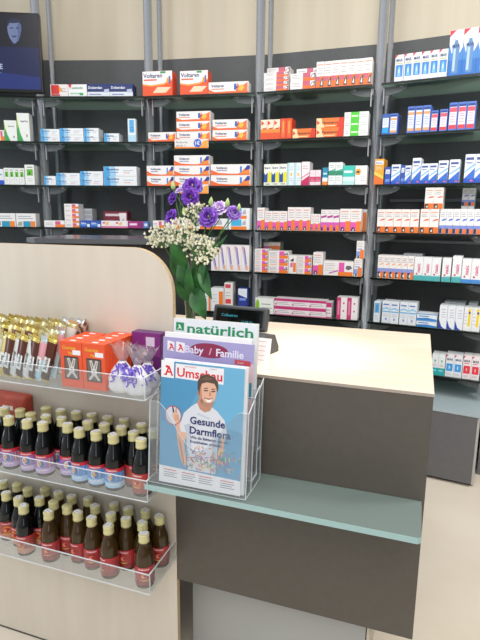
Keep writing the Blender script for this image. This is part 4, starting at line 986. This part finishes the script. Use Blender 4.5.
def cover_main(mb, w, h):
    def P(pts, c, y, rough=.3): mb.poly([(u*w, y, v*h) for u, v in pts], M(c, rough))
    y = -.0004
    P([(.0, .0), (1, 0), (1, 1), (0, 1)], '#5a9dc4', y)
    P([(.0, .5), (.35, .62), (.5, .85), (.3, 1), (0, 1)], '#4e92bd', y-.0001)
    P([(.55, .55), (1, .5), (1, 1), (.75, 1)], '#6bacd0', y-.0001)
    P([(0, 0), (1, 0), (1, .12), (0, .14)], '#e6e6ea', y-.0006)
    P([(.0, .865), (.16, .865), (.16, 1), (0, 1)], '#ecebee', y-.0002)
    P([(.18, .87), (.76, .86), (.76, .985), (.18, .985)], '#e6e5ea', y-.0002)
    P([(.163, .868), (.175, .868), (.175, .99), (.163, .99)], '#5a7aa8', y-.0003)
    apo_a(mb, .045*w, .885*h, .075*h, y-.0003, '#d8262e')
    mb.text('Umschau', .20*w, .885*h, .070*h, M('#d8262e', .3), y-.0004, .54*w, True, fitw=.545*w)
    mb.text('APOTHEKEN', .29*w, .963*h, .012*h, M('#d8262e', .3), y-.0004, .2*w)
    mb.text('9/2020 A', .60*w, .966*h, .010*h, M('#7a5a6a', .3), y-.0004, .12*w)
    # man in white shirt
    sk, sk2, hair = '#dcae96', '#bb8870', '#54443a'
    P([(.20, .50), (.30, .54), (.335, .42), (.31, .34), (.345, .19), (.315, .15), (.27, .22), (.22, .37)], sk, y-.0003)
    P([(.22, .40), (.25, .34), (.30, .18), (.32, .16), (.31, .22), (.27, .35)], sk2, y-.0004)
    P([(.38, .655), (.45, .69), (.62, .68), (.70, .645), (.79, .58), (.82, .49), (.79, .44), (.72, .47), (.70, .14), (.36, .14), (.345, .3), (.33, .44), (.26, .44), (.25, .50), (.30, .60)], '#d3d7e0', y-.0005)
    P([(.345, .3), (.40, .34), (.38, .52), (.30, .50), (.33, .44)], '#b9c0ce', y-.0006)
    P([(.63, .16), (.70, .14), (.71, .47), (.67, .5)], '#bcc3d0', y-.0006)
    P([(.45, .60), (.60, .57), (.62, .585), (.47, .615)], '#bfc6d3', y-.0006)
    P([(.76, .46), (.80, .48), (.795, .40), (.78, .30), (.72, .22), (.70, .28), (.74, .36)], sk, y-.0004)
    P([(.455, .695), (.49, .645), (.55, .625), (.61, .64), (.645, .685), (.63, .75), (.48, .75)], sk2, y-.0007)
    def Hd(pts, c, yy): P([(.575+(u-.57)*1.14, v-.030) for u, v in pts], c, yy)
    Hd([(.475, .80), (.50, .735), (.545, .700), (.585, .695), (.625, .72), (.652, .77), (.668, .83), (.665, .88), (.63, .905), (.54, .905), (.49, .87)], sk, y-.0008)
    Hd([(.475, .80), (.50, .735), (.53, .71), (.515, .78), (.505, .86), (.49, .87)], '#bd8a72', y-.0009)
    Hd([(.50, .735), (.545, .700), (.585, .695), (.625, .72), (.645, .755), (.60, .735), (.55, .735), (.51, .765)], '#b08672', y-.0009)
    Hd([(.462, .81), (.47, .78), (.492, .79), (.49, .83)], sk2, y-.0009)
    Hd([(.465, .84), (.465, .90), (.50, .945), (.56, .955), (.63, .945), (.675, .91), (.682, .86), (.668, .82), (.662, .86), (.64, .89), (.56, .895), (.51, .88), (.492, .84), (.485, .80)], hair, y-.0010)
    Hd([(.50, .91), (.56, .94), (.63, .93), (.60, .915), (.55, .91)], '#6a5444', y-.00105)
    for cx in (.555, .632):
        Hd([(cx-.022, .832), (cx+.02, .836), (cx+.02, .826), (cx-.022, .822)], '#5a3a2c', y-.0011)
        Hd([(cx-.022, .848), (cx+.02, .853), (cx+.02, .847), (cx-.022, .841)], hair, y-.0011)
    Hd([(.592, .835), (.612, .795), (.588, .79)], '#b88068', y-.0011)
    Hd([(.545, .765), (.585, .757), (.625, .77), (.608, .742), (.575, .737)], '#f0ebe8', y-.0012)
    Hd([(.54, .768), (.585, .760), (.63, .773), (.625, .777), (.585, .766), (.54, .774)], '#8a4a3c', y-.0013)
    # hand and round inset
    n = 24; V0 = .075
    mb.poly([((.165+.102*math.cos(2*PI*i/n))*w, y-.0012, (.49+V0+.078*math.sin(2*PI*i/n))*h) for i in range(n)], M('#c8585a', .3))
    mb.poly([((.165+.094*math.cos(2*PI*i/n))*w, y-.0013, (.49+V0+.071*math.sin(2*PI*i/n))*h) for i in range(n)], M('#cdd0da', .3))
    def Q(pts, c, yy): P([(u, v+V0) for u, v in pts], c, yy)
    Q([(.15, .49), (.17, .52), (.20, .53), (.235, .50), (.25, .46), (.22, .43), (.19, .44), (.17, .46)], sk, y-.0014)
    Q([(.16, .51), (.15, .56), (.165, .565), (.178, .52)], '#2a2430', y-.0015)
    Q([(.19, .52), (.195, .555), (.207, .555), (.21, .52)], sk2, y-.0015)
    for k in range(4): Q([(.19+.012*k, .455), (.194+.012*k, .455), (.20+.012*k, .50), (.196+.012*k, .50)], sk2, y-.0016)
    mb.text('Gesunde', .375*w, .520*h, .058*h, M('#1d2b66', .3), y-.0014, .45*w, True)
    mb.text('Darmflora', .375*w, .440*h, .058*h, M('#1d2b66', .3), y-.0014, .54*w, True)
    mb.text('Wie die Bakterien uns vor', .385*w, .400*h, .022*h, M('#2a3568', .3), y-.0014, .46*w, True)
    mb.text('Krankheiten schützen', .385*w, .365*h, .022*h, M('#2a3568', .3), y-.0014, .38*w, True)
    rn = random.Random(5)
    cols = ['#d8487a', '#e8a03c', '#5a9a4a', '#3a6fc0', '#c23a4a', '#8a5ab0', '#e0d04a', '#e87a5a', '#4ab0b8']
    for k in range(150):
        u = min(max(rn.gauss(.60, .17), .36), .98); v = min(max(rn.gauss(.245, .045)+(u-.6)*.06, .155), .34); a = rn.uniform(0, PI); L = rn.uniform(.010, .026); t = .004
        dx, dz = math.cos(a)*L, math.sin(a)*L; nx, nz = -math.sin(a)*t, math.cos(a)*t
        P([(u-dx-nx, v-(dz+nz)*.8), (u+dx-nx, v+(dz-nz)*.8), (u+dx+nx, v+(dz+nz)*.8), (u-dx+nx, v-(dz-nz)*.8)], rn.choice(cols), y-.0015-.000002*k)
    for i, x in enumerate((.06, .29, .50, .76)):
        P([(x, .108-.004*i), (x+.16, .106-.004*i), (x+.16, .113-.004*i), (x, .115-.004*i)], '#d05a6a', y-.0008)
        for j in range(3): P([(x, .086-.017*j-.003*i), (x+.17-.03*(j % 2), .085-.017*j-.003*i), (x+.17-.03*(j % 2), .0915-.017*j-.003*i), (x, .0925-.017*j-.003*i)], '#8a90a4', y-.0008)
def cover_baby(mb, w, h):
    def P(pts, c, y): mb.poly([(u*w, y, v*h) for u, v in pts], M(c, .3))
    y = -.0004
    P([(0, 0), (1, 0), (1, 1), (0, 1)], '#a39dcc', y)
    P([(.93, 0), (1, 0), (1, .86), (.93, .84)], '#d8b8c0', y-.0002)
    P([(.05, .90), (.13, .895), (.13, .965), (.05, .975)], '#ece6ee', y-.0002)
    P([(.15, .893), (.25, .888), (.25, .965), (.15, .972)], '#ece6ee', y-.0002)
    for x in (.07, .175): apo_a(mb, x*w, .905*h, .045*h, y-.0003, '#cf2a36')
    mb.poly([((.52+.21*math.cos(t*PI/12))*w, y-.0003, (.925+.055*math.sin(t*PI/12))*h) for t in range(24)], M('#8c2a4e', .3))
    mb.text('Baby', .255*w, .895*h, .055*h, M('#ddd7ee', .3), y-.0005, .23*w, True)
    mb.text('/', .52*w, .895*h, .05*h, M('#e2b0c4', .3), y-.0005, .04*w, True)
    mb.text('Familie', .60*w, .890*h, .055*h, M('#e6e0f2', .3), y-.0005, .36*w, True)
    P([(.80, .845), (.97, .838), (.97, .875), (.80, .880)], '#c24a56', y-.0004)
    mb.text('Gratis', .83*w, .852*h, .014*h, M('#f0dce0', .3), y-.0006, .1*w)
    P([(.86, .60), (.99, .60), (.99, .72), (.88, .70)], '#2b8c9c', y-.0004)
    P([(.86, .0), (.93, .0), (.93, .58), (.86, .58)], '#c89a9a', y-.0003)
def cover_nat(mb, w, h):
    def P(pts, c, y): mb.poly([(u*w, y, v*h) for u, v in pts], M(c, .3))
    y = -.0004
    P([(0, 0), (1, 0), (1, 1), (0, 1)], '#dfe3ea', y)
    P([(.03, .90), (.13, .898), (.13, .965), (.03, .967)], '#1f8a5a', y-.0002)
    apo_a(mb, .055*w, .910*h, .035*h, y-.0003, '#dcefe4')
    mb.text('natürlich', .17*w, .888*h, .075*h, M('#1f8a5a', .3), y-.0003, .78*w, True, fitw=.78*w)
    P([(.1, .2), (.9, .2), (.9, .8), (.1, .8)], '#9ec8a0', y-.0002)
LEAN = .10
def mag_px(name, pl, pr_, y, z0, th, cover, label, grp, spine='#e8e8ea'):
    a = ony(*pl, y+.02); b_ = ony(*pr_, y+.02)
    return magazine(name, a[0], b_[0], y, z0, a[2], th, LEAN, cover, label, grp, spine=spine)
# stacks: front copies then the ones behind
gm = 'magazines in the acrylic holder'
m1 = magazine('magazine', -.612, -.383, 1.127, .8075, 1.134, .004, .085, cover_main, 'front magazine with smiling man in white shirt on blue cover', gm)
m1b = magazine('magazine', -.607, -.376, 1.1318, .8075, 1.137, .010, .085, lambda mb, w, h: None, 'further copies directly behind the blue front magazine', gm, spine='#dedfe3')
m2 = magazine('magazine', -.632, -.376, 1.176, .835, 1.184, .004, .085, cover_baby, 'lilac family magazine in the middle pocket', gm, spine='#cfc6d8')
m2b = magazine('magazine', -.630, -.384, 1.1808, .835, 1.196, .009, .085, lambda mb, w, h: None, 'white-edged copies directly behind the lilac magazine', gm)
m3 = magazine('magazine', -.622, -.380, 1.222, .90, 1.228, .010, .085, cover_nat, 'white magazine with large green lettering in the rear pocket', gm, spine='#d8dad6')
root = empty('magazine_holder', (-.50, 1.2, .7993))
def hp(mb, name):
    o = mb.obj(name, root, recalc=True); o.location = (.50, -1.2, -.7993); return o
hx0, hx1 = -.642, -.366
def pocket(ya, yb, z0, zf, nm):
    s = math.tan(.085)
    mb = MB()
    # front sheet with a scooped upper edge
    pts = [(hx0, z0), (hx1, z0), (hx1, zf)]
    for k in range(25):
        t = k/24; xx = hx1-.022-(hx1-hx0-.044)*t
        pts.append((xx, zf-.115*math.sin(PI*t)**1.6))
    pts += [(hx0, zf)]
    q = []
    for p in pts:
        if not q or math.hypot(p[0]-q[-1][0], p[1]-q[-1][1]) > 1e-4: q.append(p)
    vs = mb.prism(q, 'y', ya, ya+.0025, ACR, ACR_EDGE)
    for v in vs: v.co.y += (v.co.z-z0)*s
    hp(mb, 'front_panel')
    for x in (hx0, hx1-.0025):
        mb = MB(); vs = mb.prism([(ya+.0026, z0), (yb-.0005, z0), (yb-.0005+(zf+.02-z0)*s, zf+.02), (ya+.0026+(zf-z0)*s, zf)], 'x', x, x+.0025, ACR, ACR_EDGE)
        hp(mb, 'side_panel')
    mb = MB(); mb.box(hx0, ya, z0-.003, hx1, yb, z0-.0002, ACR); hp(mb, 'floor_panel')
pocket(1.1205, 1.1660, .8030, 1.025, 'front')
pocket(1.1685, 1.2120, .8305, 1.05, 'middle')
pocket(1.2145, 1.2500, .8955, 1.06, 'rear')
mb = MB(); mb.box(hx0, 1.2505, .7995, hx1, 1.2535, 1.078, ACR); hp(mb, 'back_panel')
for x in (hx0, hx1-.003):
    mb = MB(); mb.prism([(1.1685, .7995), (1.2500, .7995), (1.2500, .8920), (1.2145, .8920), (1.2140, .8270), (1.1685, .8270)], 'x', x, x+.003, ACR, ACR_EDGE); hp(mb, 'support')
tag(root, 'clear acrylic stepped magazine holder standing on the glass ledge', 'magazine holder')

# ------------------------------------------------------------------ things on the worktop
WT = 1.0857
# customer display
cx, cy = -.535, 1.56
root = empty('customer_display', (cx, cy, WT), -.06)
mb = MB(); G = M('#3a3d42', .4)
mb.box(-.055, -.04, 0, .055, .05, .010, G, .004, segs=2); mb.obj('foot', root)
mb = MB(); mb.box(-.012, .0, .010, .012, .022, .075, G, .003); mb.obj('neck', root)
mb = MB(); T = Matrix.Translation((0, -.004, .052)) @ Matrix.Rotation(-.30, 4, 'X')
mb.box(-.098, -.014, 0, .092, .014, .078, G, .006, T, 2); hs_ = mb.obj('housing', root)
mb = MB(); mb.box(-.085, -.0152, .011, .079, -.0142, .066, M('#07090c', .12), 0, T); 
def tw(X, Z): v = T @ Vector((X, -.0156, Z)); return (v.x, v.y, v.z)
cy_ = M('#3fb8c8', .3, 0, .55)
mb.text('CoBeatron', -.066, .040, .009, cy_, 0, .07, True, warp=tw)
mb.text('15.09.20', .008, .022, .008, cy_, 0, .05, True, warp=tw)
mb.obj('screen', hs_)
tag(root, 'dark grey customer display with cyan lettering on the worktop', 'display')

# card terminal and leaflet beside the magazines
q = onz(258, 358, WT)
root = empty('card_terminal', (-.455, 1.47, WT), -.25)
mb = MB(); mb.prism([(-.075, 0), (.075, 0), (.075, .016), (.05, .058), (.0, .064), (-.075, .022)], 'x', -.04, .04, M('#3d4046', .4)); cs_ = mb.obj('casing', root, recalc=True)
mb = MB(); mb.prism([(-.06, .0315), (-.012, .0592), (-.0125, .0605), (-.0605, .0328)], 'x', -.03, .03, M('#15181c', .2)); mb.obj('keypad', cs_, recalc=True)
tag(root, 'small dark card terminal on the worktop beside the magazines', 'card terminal')
mb = MB(); mb.prism([(-.001, 0), (.001, 0), (.020, .075), (.018, .0752)], 'x', -.035, .035, M('#e9e6ea', .5))
for k in range(5): mb.poly([(-.028, .0015+.0036*k-.0018, .014+.0142*k*.9), (.02, .0015+.0036*k-.0018, .014+.0142*k*.9), (.02, .0019+.0036*k-.0018, .0158+.0142*k*.9), (-.028, .0019+.0036*k-.0018, .0158+.0142*k*.9)], M('#c9a7b4', .5))
o = mb.obj('leaflet', recalc=True); o.location = (-.415, 1.362, WT+.0002); o.rotation_euler[2] = -.1
tag(o, 'white leaflet leaning beside the magazines in front of terminal', 'leaflet')

# ------------------------------------------------------------------ vase with flowers
VX, VY = -.655, 1.40
VX = float(ony(190.5, 310, VY)[0])
mb = MB()
mb.lathe([(0, .002), (.016, 0), (.0185, .004), (.0150, .03), (.0135, .07), (.015, .12), (.0185, .165), (.021, .19), (.0195, .19), (.0135, .12), (.012, .07), (.0135, .03), (.016, .008), (0, .007)], VASEGL, 28)
o = mb.obj('glass_vase', recalc=True); o.location = (VX, VY, WT); 
mb = MB(); mb.lathe([(0, .0085), (.0128, .009), (.0122, .07), (.0, .0702)], clear_mat('vase_water', '#e3eeda', .05, .6, .08, '#b9cfa6'), 20); mb.obj('water', o)
tag(o, 'slim clear glass vase of flowers on the worktop', 'vase')
GREEN = noise_mat('leaf_green', '#20502a', '#3d7a3c', (1, 1, 1), 25, 3, .35, .35, .7)
STEM = M('#4a7a3a', .45)
def FP(px, py, dy=0): q = ony(px, py, VY+dy); return Vector(q)
def bloom(mb, c, r, cols, up, seed, openness=1.0):
    """a ruffled lisianthus flower: three whorls of broad petals around a cup"""
    rn = random.Random(seed)
    up = Vector(up).normalized(); q = up.to_track_quat('Z', 'Y').to_matrix().to_4x4(); T = Matrix.Translation(c) @ q
    for wl, (n, rad, hgt, tiltk) in enumerate(((5, 1.0, .55, 1.0), (5, .78, .78, .75), (4, .50, .86, .45))):
        for k in range(n):
            a = 2*PI*k/n+wl*.6+rn.uniform(-.12, .12); mt = M(cols[(k+wl) % len(cols)], .5)
            nu, nv = 6, 7; grid = []
            for i in range(nu+1):
                t = i/nu; row = []
                for j in range(nv+1):
                    s = j/nv*2-1
                    rr = r*rad*(.12+.88*t**.8)*openness; wid = (1.15 if wl < 2 else 1.3)*PI/n*(.35+.75*math.sin(min(t*1.15, 1)*PI/2))
                    ang = a+s*wid
                    z = r*hgt*(math.sin(t*PI*.55)) - r*.18*tiltk*t*t + r*.07*math.sin(s*7+k)*t*t + r*.10*(s*s)*t*(1 if wl else .3)
                    if t > .75: rr += r*.07*math.sin(s*8+k*2)*(t-.75)*4
                    row.append(mb.bm.verts.new(T @ Vector((rr*math.cos(ang), rr*math.sin(ang), z-r*.4))))
                grid.append(row)
            kk = mb.mi(mt)
            for i in range(nu):
                for j in range(nv):
                    f = mb.bm.faces.new((grid[i][j], grid[i+1][j], grid[i+1][j+1], grid[i][j+1])); f.material_index = kk; f.smooth = True
    mb.lathe([(0, 0), (r*.10, r*.1), (r*.06, r*.3), (0, r*.34)], M('#d8cf6a', .5), 8, c=tuple(Vector(c)-up*r*.15))
def leaf(mb, a, b, wdt, bend=(0, -.01, 0), twist=0):
    a, b, bend = Vector(a), Vector(b), Vector(bend); d = b-a; n = 9
    side = d.cross(Vector((0, 1, 0))).normalized(); side = (side*math.cos(twist)+Vector((0, 1, 0))*math.sin(twist))
    L, Rr, Cc = [], [], []
    for i in range(n+1):
        t = i/n; p = a+d*t+bend*math.sin(t*PI); w = wdt*math.sin(PI*min(.04+t*.96, .995)**.75)*1.0
        Cc.append(mb.bm.verts.new(p)); L.append(mb.bm.verts.new(p+side*w+Vector((0, -.006, 0))*(w/wdt))); Rr.append(mb.bm.verts.new(p-side*w+Vector((0, -.006, 0))*(w/wdt)))
    k = mb.mi(GREEN)
    for i in range(n):
        for q_ in ((L[i], L[i+1], Cc[i+1], Cc[i]), (Cc[i], Cc[i+1], Rr[i+1], Rr[i])):
            f = mb.bm.faces.new(q_); f.material_index = k; f.smooth = True
def bud(mb, c, h, r, tip=(0, 0, 1), col='#a9bf7c'):
    t = Vector(tip).normalized(); T = Matrix.Translation(c) @ t.to_track_quat('Z', 'Y').to_matrix().to_4x4()
    rg = mb.lathe([(0, 0), (r*.8, h*.15), (r, h*.4), (r*.6, h*.75), (0, h)], M(col, .5), 10)
    for ring in rg:
        for v in ring: v.co = T @ v.co
_mouth = Vector((VX, VY, WT+.185)); _foot = Vector((VX, VY, WT+.012))
PUR = ['#6a2cac', '#7c3cc0', '#58229a']; LIL = ['#c4a8de', '#d0bce8', '#b08cd4']; MIDP = ['#8c60c8', '#9e78d4', '#7c4cba']
def curve_pts(a, m, b, n=8): return [a*(1-t)**2+m*2*t*(1-t)+b*t*t for t in [i/n for i in range(n+1)]]
fi = [0]
def flower(label, head, r, cols, dy, up, seed, leaves=(), buds=(), extra=()):
    c = FP(*head, dy)
    k = fi[0]; fi[0] += 1; an = k*2*PI/7
    ft = _foot+Vector((.005*math.cos(an), .005*math.sin(an), 0)); mo = _mouth+Vector((.009*math.cos(an), .009*math.sin(an), 0))
    mb = MB(); pts = [ft, mo]; end = c-Vector(up).normalized()*r*.35
    pts = [ft, (ft+mo)/2, mo] + curve_pts(mo, mo*.45+end*.55+Vector((0, 0, .03)), end)[1:]
    mb.tube(pts, .0024, STEM, 6, .0016)
    for (ex, er, ec, edy, eup, es) in extra:
        e = FP(*ex, edy); mb.tube(curve_pts(pts[-4], (pts[-4]+e)/2+Vector((0, 0, .005)), e), .0016, STEM, 6)
    for bx, bh in buds:
        e = FP(*bx, dy); mb.tube(curve_pts(pts[-4], (pts[-4]+e)/2+Vector((0, 0, -.004)), e), .0014, STEM, 6)
    o = mb.obj('lisianthus'); tag(o, label, 'flower', 'lisianthus stems in the vase')
    mb = MB(); bloom(mb, c, r, cols, up, seed); mb.obj('bloom', o)
    for (ex, er, ec, edy, eup, es) in extra:
        mb = MB(); bloom(mb, FP(*ex, edy), er, ec, eup, es); b_ = mb.obj('bloom', o)
    for bx, bh in buds:
        mb = MB(); bud(mb, FP(*bx, dy), bh, bh*.27, (.1*(1 if bx[0] > 190 else -1), 0, 1)); mb.obj('bud', o)
    for (p, q_, wd, ldy, tw_) in leaves:
        mb = MB(); leaf(mb, FP(*p, ldy), FP(*q_, ldy-.01), wd, twist=tw_); mb.obj('leaf', o)
flower('tall deep purple lisianthus, topmost bloom, above the baby\'s breath', (192, 186), .030, PUR, -.01, (.1, -.8, .6), 1,
       leaves=[((186, 268), (171, 236), .024, -.03, .2), ((190, 296), (180, 256), .022, -.02, -.2), ((193, 300), (189, 262), .016, -.045, .1)], buds=[((173.5, 190), .026)],
       extra=[((190, 197), .027, PUR, -.03, (.1, -1, .1), 2)])
flower('deep purple lisianthus with a pale lilac bud, at upper left', (173, 198), .022, PUR, .02, (-.6, -.7, .4), 3,
       leaves=[((192, 302), (175, 280), .015, -.035, .1), ((190, 290), (184, 250), .014, .02, .3)], extra=[((179.5, 190.5), .014, LIL, -.02, (-.1, -.5, 1), 4)])
flower('deep purple lisianthus facing left, beside the partition corner', (171, 217), .025, PUR, -.03, (-.5, -.8, .4), 5,
       leaves=[((183, 280), (170, 255), .016, .0, .3)], buds=[((184.5, 216), .026)])
flower('open purple lisianthus with dark centre, right of baby\'s breath', (208, 217), .030, ['#7038b0', '#8450c4', '#5e2ca0'], -.04, (.0, -1, .35), 6,
       leaves=[((195, 298), (206, 262), .020, -.03, .1), ((196, 288), (206, 320), .026, -.045, .2), ((196, 292), (199, 252), .014, .01, .0)], buds=[((210.6, 206), .026)])
flower('pale lilac lisianthus bloom at upper right', (219, 208), .026, LIL, -.01, (.1, -.7, .7), 7,
       leaves=[((202, 272), (213, 232), .014, .0, .2), ((202, 264), (212, 300), .017, -.03, .3)], buds=[((227, 207), .026)])
flower('mid purple lisianthus, rightmost bloom', (234, 213), .023, MIDP, .01, (.6, -.7, .4), 8,
       leaves=[((210, 262), (228, 234), .009, .02, .2), ((204, 262), (222, 240), .009, -.02, .1)], buds=[((238.5, 211), .022)])
# baby's breath sprays: countable stems, each spray its own object
def breath(label, cpx, rx, ry, n, dy, seed):
    rn = random.Random(seed); c = FP(*cpx, dy); k = fi[0]; fi[0] += 1; an = k*2*PI/4.3+1
    ft = _foot+Vector((.007*math.cos(an), .007*math.sin(an), .002)); mo = _mouth+Vector((.013*math.cos(an), .013*math.sin(an), 0))
    mb = MB(); pts = [ft, (ft+mo)/2, mo] + curve_pts(mo, mo*.5+c*.5+Vector((0, 0, .02)), c-Vector((0, 0, .02)))[1:]
    mb.tube(pts, .0013, STEM, 5)
    s = 1.40/515*1.08
    heads = []
    for i in range(n):
        a = rn.uniform(0, 2*PI); q = math.sqrt(rn.random())
        p = c+Vector((math.cos(a)*q*rx*s, rn.uniform(-.03, .03), math.sin(a)*q*ry*s)); heads.append(p)
        if i % 3 == 0: mb.tube([pts[-2], (pts[-2]+p)/2+Vector((0, 0, -.004)), p], .0005, STEM, 4, cap=False)
    o = mb.obj('gypsophila_spray'); tag(o, label, 'flower', 'sprays of baby\'s breath in the vase')
    mb = MB(); wm = M('#e9e6cf', .6); wm2 = M('#d8d4b4', .6)
    for i, p in enumerate(heads):
        r = rn.uniform(.0028, .0045)
        mt = wm if i % 3 else wm2
        for kk in range(5):
            a = 2*PI*kk/5+rn.random(); d = Vector((math.cos(a)*r, rn.uniform(-.6, .2)*r, math.sin(a)*r)); e = Vector((-math.sin(a)*r*.6, -r*.3, math.cos(a)*r*.6))
            mb.poly([p, p+d*.6+e, p+d*1.2, p+d*.6-e], mt)
        mb.lathe([(0, -r*.5), (r*.5, 0), (0, r*.5)], wm, 6, c=tuple(p))
    h = mb.obj('blossoms', o); h['kind'] = 'stuff'
breath('left baby\'s breath spray hanging over the partition edge', (162, 237), 17, 10, 150, -.03, 11)
breath('central baby\'s breath spray below the purple blooms', (182, 232), 15, 14, 150, -.05, 12)
breath('upper baby\'s breath spray between the left and right blooms', (196, 212), 11, 10, 100, -.02, 13)
breath('lower right baby\'s breath spray among the leaves', (201, 250), 17, 14, 150, -.06, 14)

# ------------------------------------------------------------------ light
wd = bpy.data.worlds.new('world'); sc.world = wd; wd.use_nodes = True
bg = wd.node_tree.nodes['Background']; bg.inputs[0].default_value = (.93, .96, 1, 1); wn, wl_ = wd.node_tree.nodes, wd.node_tree.links   # ambient for the unseen shop, graded brighter overhead and left to shade the posts
wt = wn.new('ShaderNodeTexCoord'); wx = wn.new('ShaderNodeSeparateXYZ'); wl_.new(wt.outputs['Generated'], wx.inputs[0])
w1 = wn.new('ShaderNodeMath'); w1.operation = 'MULTIPLY_ADD'; w1.inputs[1].default_value = -.42; w1.inputs[2].default_value = .50
w2 = wn.new('ShaderNodeMath'); w2.operation = 'MULTIPLY_ADD'; w2.inputs[1].default_value = .22
wl_.new(wx.outputs['X'], w1.inputs[0]); wl_.new(wx.outputs['Z'], w2.inputs[0]); wl_.new(w1.outputs[0], w2.inputs[2])
w3 = wn.new('ShaderNodeMath'); w3.operation = 'MAXIMUM'; w3.inputs[1].default_value = .06; wl_.new(w2.outputs[0], w3.inputs[0]); wl_.new(w3.outputs[0], bg.inputs[1])
def area(name, l, size, power, col=(1, .96, .9), target=None, sy=None):
    ld = bpy.data.lights.new(name, 'AREA'); ld.energy = power; ld.color = col; ld.size = size
    if sy: ld.shape = 'RECTANGLE'; ld.size_y = sy
    o = bpy.data.objects.new(name, ld); COL.objects.link(o); o.location = l
    d = Vector(target or (l[0], l[1], 0))-Vector(l); o.rotation_euler = d.to_track_quat('-Z', 'Y').to_euler()
    return o
area('ceiling_lamp_shelves', (-.7, 1.0, 3.4), 2.6, 30, target=(-.8, 3.3, 1.0), sy=.7)
sl = bpy.data.lights.new('ceiling_spot_counter', 'SPOT'); sl.energy = 190; sl.color = (1, .94, .84); sl.spot_size = math.radians(19); sl.spot_blend = 1.0; sl.shadow_soft_size = .05
so = bpy.data.objects.new('ceiling_spot_counter', sl); COL.objects.link(so); so.location = (-.38, 1.45, 3.2)
so.rotation_euler = (Vector((-.34, 1.56, 1.08))-Vector(so.location)).to_track_quat('-Z', 'Y').to_euler()
area('daylight_shop_window', (-3.6, .2, 1.9), .5, 26, (.72, .85, 1), target=(-.5, 3.0, 1.7), sy=2.4)
area('added_front_strip', (.6, -2.2, 1.8), .35, 12, (.95, .97, 1), target=(-.5, 3.0, 1.6), sy=2.4)  # unseen vertical strip added behind the camera for highlights on the posts
area('ceiling_lamp_room', (.3, -.8, 3.3), 1.6, 50, (1, .95, .88), target=(-.4, 1.3, .6))
area('ceiling_lamp_aisle', (1.4, 1.9, 3.3), .6, 46, (1, .95, .88), target=(.8, 2.2, 0))

vs = sc.view_settings
sc.display_settings.display_device = 'sRGB'
vs.view_transform = 'Standard'; vs.look = 'None'; vs.exposure = 0.0; vs.gamma = 1.0; vs.use_curve_mapping = False
